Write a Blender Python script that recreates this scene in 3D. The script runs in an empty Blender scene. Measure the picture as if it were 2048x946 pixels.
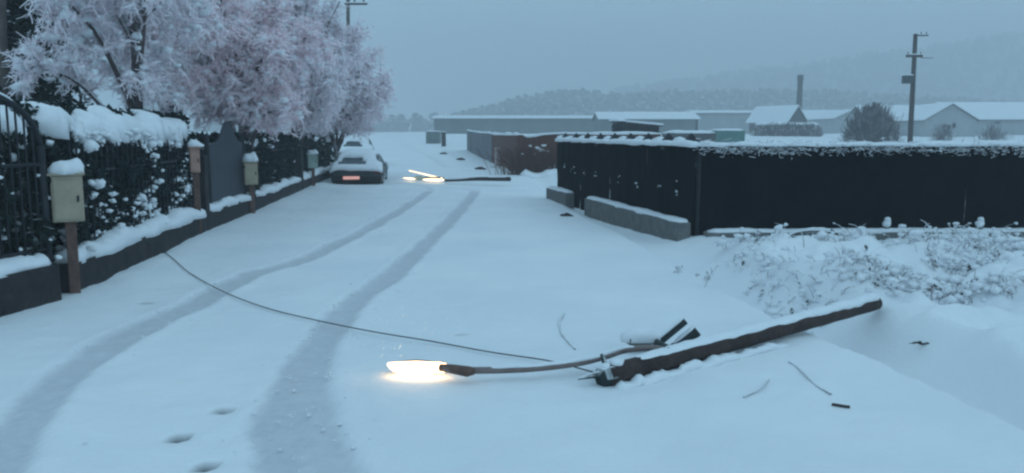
import bpy, math
import numpy as np
from mathutils import Vector

# ------------------------------------------------------------------ camera, sky, light
SC = bpy.context.scene
C = SC.collection
R = math.radians
F, CX, CY, HZ, CAMH = 1607.0, 1024.0, 473.0, 265.0, 1.70
PITCH = math.atan((CY - HZ) / F)
cam = bpy.data.objects.new('camera', bpy.data.cameras.new('camera'))
C.objects.link(cam)
cam.location = (0, 0, CAMH)
cam.rotation_euler = (math.pi / 2 - PITCH, 0, 0)
cam.data.sensor_width = 36
cam.data.lens = 36 * F / 2048
cam.data.clip_start = 0.05
cam.data.clip_end = 5000
SC.camera = cam

world = bpy.data.worlds.new('World')
SC.world = world
world.use_nodes = True
wt = world.node_tree
wt.nodes.clear()
w_out = wt.nodes.new('ShaderNodeOutputWorld')
w_bg = wt.nodes.new('ShaderNodeBackground')
w_sky = wt.nodes.new('ShaderNodeTexSky')
w_sky.sky_type = 'NISHITA'
w_sky.sun_disc = False
w_sky.sun_elevation = R(39)
w_sky.sun_rotation = R(106)
w_sky.air_density = 2.0
w_sky.dust_density = 4.0
w_mul = wt.nodes.new('ShaderNodeVectorMath'); w_mul.operation = 'SCALE'
w_mul.inputs['Scale'].default_value = 0.05
# a closed dusk cloud deck over the clear-sky model
w_mix = wt.nodes.new('ShaderNodeMix'); w_mix.data_type = 'RGBA'
w_mix.inputs['Factor'].default_value = 0.92
w_mix.inputs['B'].default_value = (0.370, 0.612, 0.790, 1)
wt.links.new(w_sky.outputs['Color'], w_mul.inputs[0])
wt.links.new(w_mul.outputs[0], w_mix.inputs['A'])
w_co = wt.nodes.new('ShaderNodeTexCoord')
w_ns = wt.nodes.new('ShaderNodeTexNoise'); w_ns.inputs['Scale'].default_value = 2.2; w_ns.inputs['Detail'].default_value = 4
w_mr = wt.nodes.new('ShaderNodeMapRange'); w_mr.inputs['To Min'].default_value = 0.93; w_mr.inputs['To Max'].default_value = 1.07
w_cl = wt.nodes.new('ShaderNodeVectorMath'); w_cl.operation = 'SCALE'
wt.links.new(w_co.outputs['Generated'], w_ns.inputs['Vector']); wt.links.new(w_ns.outputs['Fac'], w_mr.inputs['Value'])
wt.links.new(w_mix.outputs['Result'], w_cl.inputs[0]); wt.links.new(w_mr.outputs[0], w_cl.inputs['Scale'])
wt.links.new(w_cl.outputs[0], w_bg.inputs['Color'])
w_bg.inputs['Strength'].default_value = 1.0
wt.links.new(w_bg.outputs[0], w_out.inputs['Surface'])

sun = bpy.data.objects.new('sun', bpy.data.lights.new('sun', 'SUN'))
C.objects.link(sun)
sun.data.energy = 0.32
sun.data.angle = R(40)
sun.data.color = (0.50, 0.80, 1.0)
sun.rotation_euler = (R(20), R(48), 0)

SC.view_settings.view_transform = 'Standard'
SC.view_settings.look = 'None'
SC.view_settings.exposure = 0.20
SC.view_settings.gamma = 1.0
SC.view_settings.use_curve_mapping = False
SC.cycles.max_bounces = 8
SC.cycles.diffuse_bounces = 6
SC.cycles.glossy_bounces = 2
SC.cycles.volume_bounces = 1
SC.cycles.transparent_max_bounces = 8
SC.cycles.use_denoising = True
SC.cycles.pixel_filter_type = 'GAUSSIAN'
SC.cycles.filter_width = 2.8
SC.cycles.sample_clamp_indirect = 4.0

# ------------------------------------------------------------------ helpers
cp, sp_ = math.cos(PITCH), math.sin(PITCH)
rng = np.random.default_rng(7)

def ray(px, py):
    a, b = (px - CX) / F, (CY - py) / F
    return np.array([a, cp + b * sp_, -sp_ + b * cp])

def G(px, py, z=0.0):                       # where the line of sight meets height z
    d = ray(px, py); t = (z - CAMH) / d[2]
    return np.array([d[0] * t, d[1] * t, z])

def P(px, py, Y):                           # the point of a line of sight at distance Y
    d = ray(px, py); t = Y / d[1]
    return np.array([d[0] * t, Y, CAMH + d[2] * t])

def _h(i, j, k, s):
    n = (i * 374761393 + j * 668265263 + k * 2147483647 + s * 974711) & 0xFFFFFFFF
    n = ((n ^ (n >> 13)) * 1274126177) & 0xFFFFFFFF
    return ((n ^ (n >> 16)) & 0xFFFF) / 65535.0

def vnoise(p, s=0):
    p = np.asarray(p, float)
    i = np.floor(p).astype(np.int64); f = p - i
    f = f * f * (3 - 2 * f)
    r = 0
    for a in (0, 1):
        for b in (0, 1):
            for c in (0, 1):
                w = (f[:, 0] if a else 1 - f[:, 0]) * (f[:, 1] if b else 1 - f[:, 1]) * (f[:, 2] if c else 1 - f[:, 2])
                r = r + w * _h(i[:, 0] + a, i[:, 1] + b, i[:, 2] + c, s)
    return r * 2 - 1

def fbm(p, s=0, o=3):
    r, a = 0, 1.0
    p = np.asarray(p, float)
    for k in range(o):
        r = r + a * vnoise(p * 2 ** k + 17.3 * k, s + k); a *= 0.5
    return r

def n2(x, y, sc, s=0, o=3):
    x = np.asarray(x, float); sh = x.shape
    q = np.stack([x.ravel() / sc, np.asarray(y, float).ravel() / sc, np.zeros(x.size)], 1)
    return fbm(q, s, o).reshape(sh)

def sstep(a, b, x):
    t = np.clip((x - a) / (b - a), 0, 1)
    return t * t * (3 - 2 * t)

class MB:
    """collects vertices and faces of one mesh"""
    def __init__(self):
        self.v = []; self.f = []; self.n = 0
    def add(self, v, *fs):
        v = np.asarray(v, float).reshape(-1, 3)
        for f in fs:
            f = np.asarray(f, int)
            if f.size: self.f.append(f + self.n)
        self.v.append(v); self.n += len(v)
        return self
    def box(self, c, s, rot=None, taper=1.0):
        x, y, z = np.array(s) / 2
        v = np.array([[-x, -y, -z], [x, -y, -z], [x, y, -z], [-x, y, -z], [-x * taper, -y * taper, z], [x * taper, -y * taper, z], [x * taper, y * taper, z], [-x * taper, y * taper, z]])
        if rot is not None: v = v @ np.asarray(rot).T
        return self.add(v + np.array(c), [[0, 3, 2, 1], [4, 5, 6, 7], [0, 1, 5, 4], [1, 2, 6, 5], [2, 3, 7, 6], [3, 0, 4, 7]])
    def tube(self, pts, rad, n=8, cap=True, squash=1.0):
        pts = np.asarray(pts, float); K = len(pts)
        rad = np.broadcast_to(np.asarray(rad, float), (K,))
        t = np.gradient(pts, axis=0); t /= np.linalg.norm(t, axis=1)[:, None] + 1e-9
        up = np.array([0, 0, 1.0]) if abs(t[:, 2]).mean() < 0.9 else np.array([1.0, 0, 0])
        a = np.cross(t, up); a /= np.linalg.norm(a, axis=1)[:, None] + 1e-9
        b = np.cross(a, t)
        th = np.linspace(0, 2 * np.pi, n, endpoint=False)
        v = pts[:, None] + rad[:, None, None] * (np.cos(th)[None, :, None] * a[:, None] + squash * np.sin(th)[None, :, None] * b[:, None])
        i = np.arange(K - 1)[:, None] * n + np.arange(n)[None]
        j = np.arange(K - 1)[:, None] * n + (np.arange(n)[None] + 1) % n
        q = np.stack([i, j, j + n, i + n], -1).reshape(-1, 4)
        self.add(v.reshape(-1, 3), q)
        if cap:
            b0 = self.n - K * n
            self.f.append(np.array([[b0 + k for k in range(n)][::-1]]))
            self.f.append(np.array([[b0 + (K - 1) * n + k for k in range(n)]]))
        return self
    def prisms(self, pl, rad):
        """many thin three-sided stems at once: pl (N,K,3), rad (N,K)"""
        N, K, _ = pl.shape
        d = pl[:, -1] - pl[:, 0]; d /= np.linalg.norm(d, axis=1)[:, None] + 1e-9
        u = np.cross(d, np.array([0.21, 0.33, 0.92])); u /= np.linalg.norm(u, axis=1)[:, None] + 1e-9
        w = np.cross(u, d)
        v = np.empty((N, K, 3, 3))
        for k in range(3):
            a = math.pi / 2 + k * 2 * math.pi / 3
            v[:, :, k] = pl + rad[..., None] * (math.cos(a) * u + math.sin(a) * w)[:, None]
        base = (np.arange(N)[:, None, None] * K + np.arange(K - 1)[None, :, None]) * 3
        k = np.arange(3)[None, None]
        i = base + k; j = base + (k + 1) % 3
        self.add(v.reshape(-1, 3), np.stack([i, j, j + 3, i + 3], -1).reshape(-1, 4))
        return self
    def lumps(self, c, r, squash=0.7, jit=0.25):
        """many small uneven clods (20 triangles each)"""
        c = np.asarray(c, float); N = len(c)
        r = np.broadcast_to(np.asarray(r, float), (N,))
        v = ICO[None] * (1 + jit * rng.uniform(-1, 1, (N, 12, 1))) * r[:, None, None]
        v = v * np.array([1, 1, squash])
        f = (ICF[None] + (np.arange(N) * 12)[:, None, None]).reshape(-1, 3)
        self.add((v + c[:, None]).reshape(-1, 3), f)
        return self
    def cards(self, c, a, b):
        """leaf-sized diamonds: centre, half-length vector a, half-width vector b"""
        N = len(c)
        v = np.stack([c - a, c + b * 1.0 - a * 0.1, c + a, c - b - a * 0.1], 1)
        f = np.arange(N * 4).reshape(N, 4)
        self.add(v.reshape(-1, 3), f)
        return self
    def mesh(self, name, m, smooth=True):
        me = bpy.data.meshes.new(name)
        v = np.concatenate(self.v) if self.v else np.zeros((0, 3))
        me.vertices.add(len(v)); me.vertices.foreach_set('co', v.ravel())
        lens = np.concatenate([np.full(len(f), f.shape[1]) for f in self.f])
        idx = np.concatenate([f.ravel() for f in self.f])
        me.loops.add(len(idx)); me.loops.foreach_set('vertex_index', idx)
        me.polygons.add(len(lens))
        me.polygons.foreach_set('loop_start', np.concatenate([[0], np.cumsum(lens)[:-1]]))
        me.polygons.foreach_set('use_smooth', np.full(len(lens), smooth))
        me.update(calc_edges=True); me.validate()
        if m: me.materials.append(m)
        return me
    def build(self, name, m, parent=None, smooth=True, bevel=0.0):
        o = bpy.data.objects.new(name, self.mesh(name, m, smooth))
        C.objects.link(o)
        if parent is not None:
            o.parent = parent
            o.matrix_parent_inverse = Vector(parent.location).to_3d() and _inv(parent)
        if bevel:
            b = o.modifiers.new('bevel', 'BEVEL'); b.width = bevel; b.segments = 2; b.limit_method = 'ANGLE'
        return o

def _inv(p):
    bpy.context.view_layer.update
    from mathutils import Matrix
    return (Matrix.Translation(p.location) @ p.rotation_euler.to_matrix().to_4x4()).inverted()

_t = (1 + 5 ** 0.5) / 2
ICO = np.array([[-1, _t, 0], [1, _t, 0], [-1, -_t, 0], [1, -_t, 0], [0, -1, _t], [0, 1, _t], [0, -1, -_t], [0, 1, -_t], [_t, 0, -1], [_t, 0, 1], [-_t, 0, -1], [-_t, 0, 1]]) / math.sqrt(1 + _t * _t)
ICF = np.array([[0, 11, 5], [0, 5, 1], [0, 1, 7], [0, 7, 10], [0, 10, 11], [1, 5, 9], [5, 11, 4], [11, 10, 2], [10, 7, 6], [7, 1, 8], [3, 9, 4], [3, 4, 2], [3, 2, 6], [3, 6, 8], [3, 8, 9], [4, 9, 5], [2, 4, 11], [6, 2, 10], [8, 6, 7], [9, 8, 1]])

def rotz(a):
    c, s = math.cos(a), math.sin(a)
    return np.array([[c, -s, 0], [s, c, 0], [0, 0, 1]])
def rotx(a):
    c, s = math.cos(a), math.sin(a)
    return np.array([[1, 0, 0], [0, c, -s], [0, s, c]])
def roty(a):
    c, s = math.cos(a), math.sin(a)
    return np.array([[c, 0, s], [0, 1, 0], [-s, 0, c]])

def tag(o, label, cat, group=None, kind=None):
    o['label'] = label; o['category'] = cat
    if group: o['group'] = group
    if kind: o['kind'] = kind
    return o
def thing(name, label, cat, loc=(0, 0, 0), group=None, rz=0.0):
    o = bpy.data.objects.new(name, None); C.objects.link(o)
    o.location = Vector([float(q) for q in loc]); o.rotation_euler = (0, 0, rz)
    o.empty_display_size = 0.2
    return tag(o, label, cat, group)
def copy_tree(o, parent=None):
    c = o.copy(); C.objects.link(c)
    if parent is not None: c.parent = parent
    for ch in o.children: copy_tree(ch, c)
    return c

def resample(pts, n):
    pts = np.asarray(pts, float)
    d = np.concatenate([[0], np.cumsum(np.linalg.norm(np.diff(pts, axis=0), axis=1))])
    s = np.linspace(0, d[-1], n)
    return np.stack([np.interp(s, d, pts[:, k]) for k in range(3)], 1)
def smooth_path(pts, n):
    """Catmull-Rom through the points"""
    p = np.asarray(pts, float); p = np.vstack([2 * p[0] - p[1], p, 2 * p[-1] - p[-2]])
    out = []
    for i in range(1, len(p) - 2):
        for t in np.linspace(0, 1, 12, endpoint=False):
            a, b, c, d = p[i - 1], p[i], p[i + 1], p[i + 2]
            out.append(0.5 * (2 * b + (c - a) * t + (2 * a - 5 * b + 4 * c - d) * t * t + (3 * b - a - 3 * c + d) * t ** 3))
    out.append(p[-2])
    return resample(out, n)

def snow_strip(mb, pts, w, h, amp=0.35, sc=0.25, seed=1, step=0.06, drop=0.0, n=8):
    """a lumpy bank of snow lying along a line; drop hangs the rims a little below the ledge"""
    pts = np.asarray(pts, float)
    L = np.linalg.norm(np.diff(pts, axis=0), axis=1).sum()
    q = resample(pts, max(4, int(L / step)))
    t = np.gradient(q, axis=0); t[:, 2] = 0; t /= np.linalg.norm(t, axis=1)[:, None] + 1e-9
    side = np.stack([t[:, 1], -t[:, 0], np.zeros(len(q))], 1)
    th = np.linspace(0, math.pi, n)
    nz = fbm(q / sc, seed); nw1 = fbm(q / sc + 40, seed + 3); nw2 = fbm(q / sc + 80, seed + 5)
    end = np.minimum(1, np.minimum(np.arange(len(q)), np.arange(len(q))[::-1]) / 2.0)
    hh = h * (1 + amp * nz) * (0.35 + 0.65 * end)
    ww = np.where(np.cos(th)[None] > 0, w * (1 + 0.5 * amp * nw1)[:, None], w * (1 + 0.5 * amp * nw2)[:, None]) / 2
    zz = np.sin(th)[None] ** 0.6 * hh[:, None]
    v = q[:, None] + side[:, None] * (np.cos(th)[None] * ww)[..., None] * (0.6 + 0.4 * end)[:, None, None]
    v[..., 2] += zz
    if drop:
        v[:, 0, 2] -= drop * (0.6 + 0.9 * np.maximum(0, nw1)); v[:, -1, 2] -= drop * (0.6 + 0.9 * np.maximum(0, nw2))
    fine = fbm(v.reshape(-1, 3) / (sc * 0.35), seed + 9, 2).reshape(v.shape[:2])
    v[:, 1:-1] += fine[:, 1:-1, None] * 0.10 * h * np.array([0.5, 0.5, 1.0])
    K, m = v.shape[:2]
    i = (np.arange(K - 1)[:, None] * m + np.arange(m - 1)[None])
    mb.add(v.reshape(-1, 3), np.stack([i, i + m, i + m + 1, i + 1], -1).reshape(-1, 4),
           [[k for k in range(m)]], [[(K - 1) * m + k for k in range(m)][::-1]])
    b0 = mb.n - K * m
    e0 = np.arange(K - 1) * m
    mb.f.append(np.stack([e0, e0 + m - 1, e0 + 2 * m - 1, e0 + m], 1) + b0)
    return mb

# ------------------------------------------------------------------ materials
def nodes(m):
    m.use_nodes = True
    return m.node_tree, m.node_tree.nodes['Principled BSDF']
def mat(name, c1, c2=None, rough=0.8, scale=6.0, bump=0.0, bscale=30.0, metallic=0.0, spec=0.3, stretch=(1, 1, 1)):
    m = bpy.data.materials.new(name); t, b = nodes(m)
    b.inputs['Roughness'].default_value = rough; b.inputs['Metallic'].default_value = metallic
    b.inputs['Specular IOR Level'].default_value = spec
    co = t.nodes.new('ShaderNodeTexCoord'); mp = t.nodes.new('ShaderNodeMapping')
    mp.inputs['Scale'].default_value = stretch
    t.links.new(co.outputs['Object'], mp.inputs['Vector'])
    if c2 is not None:
        n = t.nodes.new('ShaderNodeTexNoise'); n.inputs['Scale'].default_value = scale; n.inputs['Detail'].default_value = 6
        n.inputs['Roughness'].default_value = 0.65
        t.links.new(mp.outputs[0], n.inputs['Vector'])
        r = t.nodes.new('ShaderNodeValToRGB'); r.color_ramp.elements[0].position = 0.35; r.color_ramp.elements[1].position = 0.68
        r.color_ramp.elements[0].color = (*c1, 1); r.color_ramp.elements[1].color = (*c2, 1)
        t.links.new(n.outputs['Fac'], r.inputs['Fac']); t.links.new(r.outputs['Color'], b.inputs['Base Color'])
    else:
        b.inputs['Base Color'].default_value = (*c1, 1)
    if bump:
        n = t.nodes.new('ShaderNodeTexNoise'); n.inputs['Scale'].default_value = bscale; n.inputs['Detail'].default_value = 5
        t.links.new(mp.outputs[0], n.inputs['Vector'])
        bp = t.nodes.new('ShaderNodeBump'); bp.inputs['Strength'].default_value = bump; bp.inputs['Distance'].default_value = 0.02
        t.links.new(n.outputs['Fac'], bp.inputs['Height']); t.links.new(bp.outputs[0], b.inputs['Normal'])
    return m
SNOWC = (0.80, 0.82, 0.84)
M = {}
M['snow'] = mat('snow', (0.78, 0.80, 0.83), (0.84, 0.85, 0.87), 0.7, 9, 0.35, 45, spec=0.15)

def ground_mat():
    m = bpy.data.materials.new('snow_cover'); t, b = nodes(m)
    b.inputs['Roughness'].default_value = 0.7; b.inputs['Specular IOR Level'].default_value = 0.15
    co = t.nodes.new('ShaderNodeTexCoord')
    n = t.nodes.new('ShaderNodeTexNoise'); n.inputs['Scale'].default_value = 0.7; n.inputs['Detail'].default_value = 7
    t.links.new(co.outputs['Object'], n.inputs['Vector'])
    r = t.nodes.new('ShaderNodeValToRGB')
    r.color_ramp.elements[0].position = 0.3; r.color_ramp.elements[0].color = (0.77, 0.79, 0.82, 1)
    r.color_ramp.elements[1].position = 0.7; r.color_ramp.elements[1].color = (0.85, 0.86, 0.87, 1)
    t.links.new(n.outputs['Fac'], r.inputs['Fac'])
    at = t.nodes.new('ShaderNodeAttribute'); at.attribute_name = 'packed'
    n3 = t.nodes.new('ShaderNodeTexNoise'); n3.inputs['Scale'].default_value = 14; n3.inputs['Detail'].default_value = 6
    t.links.new(co.outputs['Object'], n3.inputs['Vector'])
    mm = t.nodes.new('ShaderNodeMath'); mm.operation = 'MULTIPLY_ADD'; mm.inputs[1].default_value = 0.6; mm.inputs[2].default_value = 0.65
    t.links.new(n3.outputs['Fac'], mm.inputs[0])
    m2 = t.nodes.new('ShaderNodeMath'); m2.operation = 'MULTIPLY'; m2.use_clamp = True
    t.links.new(at.outputs['Fac'], m2.inputs[0]); t.links.new(mm.outputs[0], m2.inputs[1])
    mx = t.nodes.new('ShaderNodeMix'); mx.data_type = 'RGBA'
    mx.inputs['B'].default_value = (0.56, 0.57, 0.60, 1)
    t.links.new(m2.outputs[0], mx.inputs['Factor']); t.links.new(r.outputs['Color'], mx.inputs['A'])
    at2 = t.nodes.new('ShaderNodeAttribute'); at2.attribute_name = 'bare'
    mx2 = t.nodes.new('ShaderNodeMix'); mx2.data_type = 'RGBA'
    mx2.inputs['B'].default_value = (0.09, 0.09, 0.10, 1)
    t.links.new(at2.outputs['Fac'], mx2.inputs['Factor']); t.links.new(mx.outputs['Result'], mx2.inputs['A'])
    t.links.new(mx2.outputs['Result'], b.inputs['Base Color'])
    n4 = t.nodes.new('ShaderNodeTexNoise'); n4.inputs['Scale'].default_value = 22; n4.inputs['Detail'].default_value = 8
    t.links.new(co.outputs['Object'], n4.inputs['Vector'])
    bp = t.nodes.new('ShaderNodeBump'); bp.inputs['Strength'].default_value = 0.35; bp.inputs['Distance'].default_value = 0.02
    t.links.new(n4.outputs['Fac'], bp.inputs['Height']); t.links.new(bp.outputs[0], b.inputs['Normal'])
    return m
M['ground'] = ground_mat()

def dusted(name, dark, dark2, lo=-0.1, hi=0.5, nscale=7.0, amt=0.6, snow=SNOWC):
    """bark or leaf with snow lying on whatever faces up"""
    m = bpy.data.materials.new(name); t, b = nodes(m)
    b.inputs['Roughness'].default_value = 0.85; b.inputs['Specular IOR Level'].default_value = 0.1
    g = t.nodes.new('ShaderNodeNewGeometry'); sx = t.nodes.new('ShaderNodeSeparateXYZ')
    t.links.new(g.outputs['True Normal'], sx.inputs[0])
    co = t.nodes.new('ShaderNodeTexCoord')
    n = t.nodes.new('ShaderNodeTexNoise'); n.inputs['Scale'].default_value = nscale; n.inputs['Detail'].default_value = 5
    t.links.new(co.outputs['Object'], n.inputs['Vector'])
    a = t.nodes.new('ShaderNodeMath'); a.operation = 'MULTIPLY_ADD'; a.inputs[1].default_value = amt * 2; a.inputs[2].default_value = -amt
    t.links.new(n.outputs['Fac'], a.inputs[0])
    s = t.nodes.new('ShaderNodeMath'); s.operation = 'ADD'
    t.links.new(sx.outputs['Z'], s.inputs[0]); t.links.new(a.outputs[0], s.inputs[1])
    mr = t.nodes.new('ShaderNodeMapRange'); mr.inputs['From Min'].default_value = lo; mr.inputs['From Max'].default_value = hi
    t.links.new(s.outputs[0], mr.inputs['Value'])
    r = t.nodes.new('ShaderNodeMix'); r.data_type = 'RGBA'
    r.inputs['A'].default_value = (*dark, 1); r.inputs['B'].default_value = (*dark2, 1)
    n2_ = t.nodes.new('ShaderNodeTexNoise'); n2_.inputs['Scale'].default_value = 2.0
    t.links.new(co.outputs['Object'], n2_.inputs['Vector']); t.links.new(n2_.outputs['Fac'], r.inputs['Factor'])
    mx = t.nodes.new('ShaderNodeMix'); mx.data_type = 'RGBA'; mx.inputs['B'].default_value = (*snow, 1)
    t.links.new(mr.outputs[0], mx.inputs['Factor']); t.links.new(r.outputs['Result'], mx.inputs['A'])
    t.links.new(mx.outputs['Result'], b.inputs['Base Color'])
    return m
M['bark'] = dusted('snowy_bark', (0.06, 0.045, 0.048), (0.11, 0.08, 0.08), -0.1, 0.5, 5, 0.35)
M['twig'] = dusted('snow_laden_twig', (0.62, 0.48, 0.53), (0.78, 0.63, 0.68), -0.9, 0.5, 1.6, 0.8, (0.93, 0.88, 0.91))
M['twig_pink'] = dusted('snow_laden_pink_twig', (0.72, 0.49, 0.54), (0.86, 0.62, 0.67), -0.9, 0.6, 1.6, 0.8, (0.94, 0.84, 0.87))
M['leaf_dark'] = dusted('dark_conifer_leaf', (0.012, 0.022, 0.018), (0.022, 0.035, 0.028), 0.75, 1.15, 5, 0.4)
M['hedge_leaf'] = dusted('hedge_leaf', (0.010, 0.018, 0.018), (0.022, 0.034, 0.032), 0.85, 1.3, 1.5, 0.6)
M['weed'] = dusted('snowy_weed', (0.20, 0.18, 0.19), (0.34, 0.29, 0.30), -0.7, 0.5, 6, 0.6)
M['weed_leaf'] = mat('withered_leaf', (0.03, 0.045, 0.035), (0.09, 0.075, 0.06), 0.9, 5)
M['wood_pole'] = mat('wet_pole_wood', (0.030, 0.019, 0.018), (0.062, 0.040, 0.036), 0.8, 5, 0.5, 25, stretch=(1, 1, 1))
M['arm'] = mat('lamp_arm_steel', (0.16, 0.12, 0.11), (0.24, 0.19, 0.18), 0.6, 8, metallic=0.2)
M['iron'] = mat('dark_iron', (0.012, 0.014, 0.018), (0.022, 0.024, 0.030), 0.6, 12, 0.2, 60)
M['fitting'] = mat('dark_fitting', (0.02, 0.028, 0.03), (0.05, 0.06, 0.06), 0.6, 20)
M['wire'] = dusted('frosted_wire', (0.12, 0.12, 0.13), (0.2, 0.2, 0.21), -0.2, 0.8, 9, 0.8)
M['cable'] = mat('black_cable', (0.02, 0.02, 0.022), rough=0.6)
M['net'] = mat('dark_shade_net', (0.003, 0.004, 0.006), (0.007, 0.008, 0.011), 0.95, 3.0, 0.4, 80, spec=0.05)
M['concrete'] = mat('grey_concrete', (0.11, 0.115, 0.11), (0.19, 0.185, 0.18), 0.9, 6, 0.5, 40)
M['stone_wall'] = mat('dark_wall_plaster', (0.018, 0.018, 0.021), (0.045, 0.038, 0.038), 0.9, 5, 0.6, 30)
M['yellow'] = mat('pale_yellow_paint', (0.33, 0.275, 0.20), (0.42, 0.35, 0.26), 0.6, 5, 0.15, 30)
M['yellow_brick'] = mat('pinkish_paint', (0.36, 0.20, 0.15), (0.46, 0.28, 0.22), 0.7, 5)
M['pale_green'] = mat('pale_green_paint', (0.26, 0.34, 0.30), (0.36, 0.44, 0.38), 0.6, 5)
M['rust_post'] = mat('rusty_post', (0.09, 0.055, 0.045), (0.17, 0.10, 0.08), 0.85, 9, 0.4, 40)
M['gate_sheet'] = mat('blue_grey_sheet', (0.016, 0.021, 0.032), (0.028, 0.035, 0.050), 0.5, 3, 0.15, 25)
M['plank'] = mat('brown_plank', (0.085, 0.034, 0.028), (0.16, 0.068, 0.050), 0.9, 6, 0.4, 30, stretch=(1, 1, 0.15))
M['sheet'] = mat('grey_metal_sheet', (0.05, 0.048, 0.065), (0.08, 0.074, 0.09), 0.5, 3, 0.2, 20)
M['barn_wall'] = mat('grey_green_wall', (0.13, 0.16, 0.16), (0.17, 0.20, 0.20), 0.9, 0.6, stretch=(1, 1, 0.2))
M['pale_wall'] = mat('pale_grey_wall', (0.30, 0.32, 0.33), (0.40, 0.41, 0.42), 0.9, 0.7, stretch=(1, 1, 0.3))
M['dark_wood'] = mat('dark_gable_wood', (0.035, 0.033, 0.036), (0.06, 0.055, 0.055), 0.9, 2, stretch=(1, 1, 0.2))
M['dark_open'] = mat('dark_doorway', (0.012, 0.012, 0.014), rough=0.9)
M['green_paint'] = mat('green_container_paint', (0.015, 0.12, 0.10), (0.03, 0.17, 0.14), 0.6, 2)
M['car_paint'] = mat('dark_car_paint', (0.018, 0.026, 0.034), (0.024, 0.034, 0.042), 0.3, 3, spec=0.5)
M['rubber'] = mat('tyre_rubber', (0.012, 0.012, 0.013), rough=0.9)
M['glass'] = mat('dark_car_glass', (0.03, 0.045, 0.06), rough=0.15, spec=0.6)
M['chrome'] = mat('grey_rim', (0.25, 0.26, 0.27), rough=0.35, metallic=0.8)
M['far_bush'] = dusted('far_bare_bush', (0.06, 0.05, 0.055), (0.10, 0.08, 0.085), -0.1, 0.8, 2, 0.5)
M['wood_far'] = dusted('far_forest', (0.030, 0.040, 0.045), (0.05, 0.055, 0.06), 0.4, 1.5, 0.6, 0.5)
M['hill'] = mat('wooded_snowy_hill', (0.20, 0.22, 0.24), (0.38, 0.40, 0.42), 0.95, 0.05)
M['pale_pole'] = mat('weathered_pole', (0.07, 0.055, 0.05), (0.12, 0.10, 0.09), 0.9, 6, 0.3, 30)
M['pale_post'] = mat('pale_concrete', (0.38, 0.32, 0.31), (0.46, 0.40, 0.38), 0.9, 4)
M['cap'] = dusted('frosted_fitting', (0.02, 0.028, 0.03), (0.05, 0.06, 0.06), 0.2, 0.9, 12, 0.6)
M['ceramic'] = mat('insulator_ceramic', (0.05, 0.06, 0.06), rough=0.3)

def emitter(name, col, strength):
    m = bpy.data.materials.new(name); t, b = nodes(m)
    b.inputs['Base Color'].default_value = (0.8, 0.75, 0.65, 1)
    b.inputs['Emission Color'].default_value = (*col, 1); b.inputs['Emission Strength'].default_value = strength
    return m
M['lamp_on'] = emitter('lit_lamp_bowl', (1.0, 0.64, 0.31), 4.2)
M['lamp_streak_on'] = emitter('lit_lamp_and_streak', (1.0, 0.68, 0.36), 2.6)
M['tail_on'] = emitter('lit_tail_lamp', (1.0, 0.22, 0.09), 0.40)
M['tail_off'] = mat('red_tail_lens', (0.16, 0.012, 0.01), rough=0.3)

# ------------------------------------------------------------------ terrain
_re = np.array([G(2060, 876), G(1860, 778), G(1680, 692), G(1540, 630), G(1420, 572), G(1330, 520), G(1240, 472), G(1130, 415), G(1040, 345)])
RE_Y = np.concatenate([[-60], _re[:, 1], [68, 120, 400]])
RE_X = np.concatenate([[2.1], _re[:, 0], [-3.6, -14, -60]])
_le = np.array([G(0, 655), G(150, 603), G(420, 468), G(505, 432), G(600, 387), G(660, 359)])
LE_Y = np.concatenate([[-60], _le[:, 1], [50, 68, 120, 400]])
LE_X = np.concatenate([[-4.8], _le[:, 0], [-9.4, -12.5, -26, -78]])
def road_r(y): return np.interp(y, RE_Y, RE_X)
def road_l(y): return np.interp(y, LE_Y, LE_X)

def gpath(pp): return smooth_path([G(*q) for q in pp], 160)
TRACKS = [  # path, half width at the start and at the end (m)
    (gpath([(860, 380), (805, 417), (700, 475), (600, 520), (500, 547), (400, 601), (300, 647), (200, 708), (115, 768), (50, 845), (-10, 930), (-60, 1040)]), 0.10, 0.15, 0.9),
    (gpath([(952, 380), (935, 402), (905, 437), (850, 487), (780, 550), (720, 596), (660, 655), (615, 715), (580, 780), (560, 850), (565, 946), (590, 1100)]), 0.12, 0.14, 0.95),
    (gpath([(790, 542), (735, 590), (680, 645), (645, 700), (622, 760), (622, 830), (645, 900), (690, 975), (800, 1120)]), 0.08, 0.14, 0.85),
    (gpath([(960, 384), (930, 379), (880, 374)]), 0.1, 0.1, 0.5),
    (gpath([(860, 380), (850, 372), (790, 366)]), 0.08, 0.08, 0.5),
    (gpath([(905, 340), (850, 312), (800, 295), (775, 284)]), 0.22, 0.3, 0.30),
    (gpath([(940, 330), (890, 306), (840, 290), (800, 281)]), 0.22, 0.3, 0.25),
]
FOOT = [(445, 823, .036), (358, 875, .042), (410, 931, .040), (290, 607, .045), (920, 667, .035)]
FOOTW = [(G(a, b), s) for a, b, s in FOOT]

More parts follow.
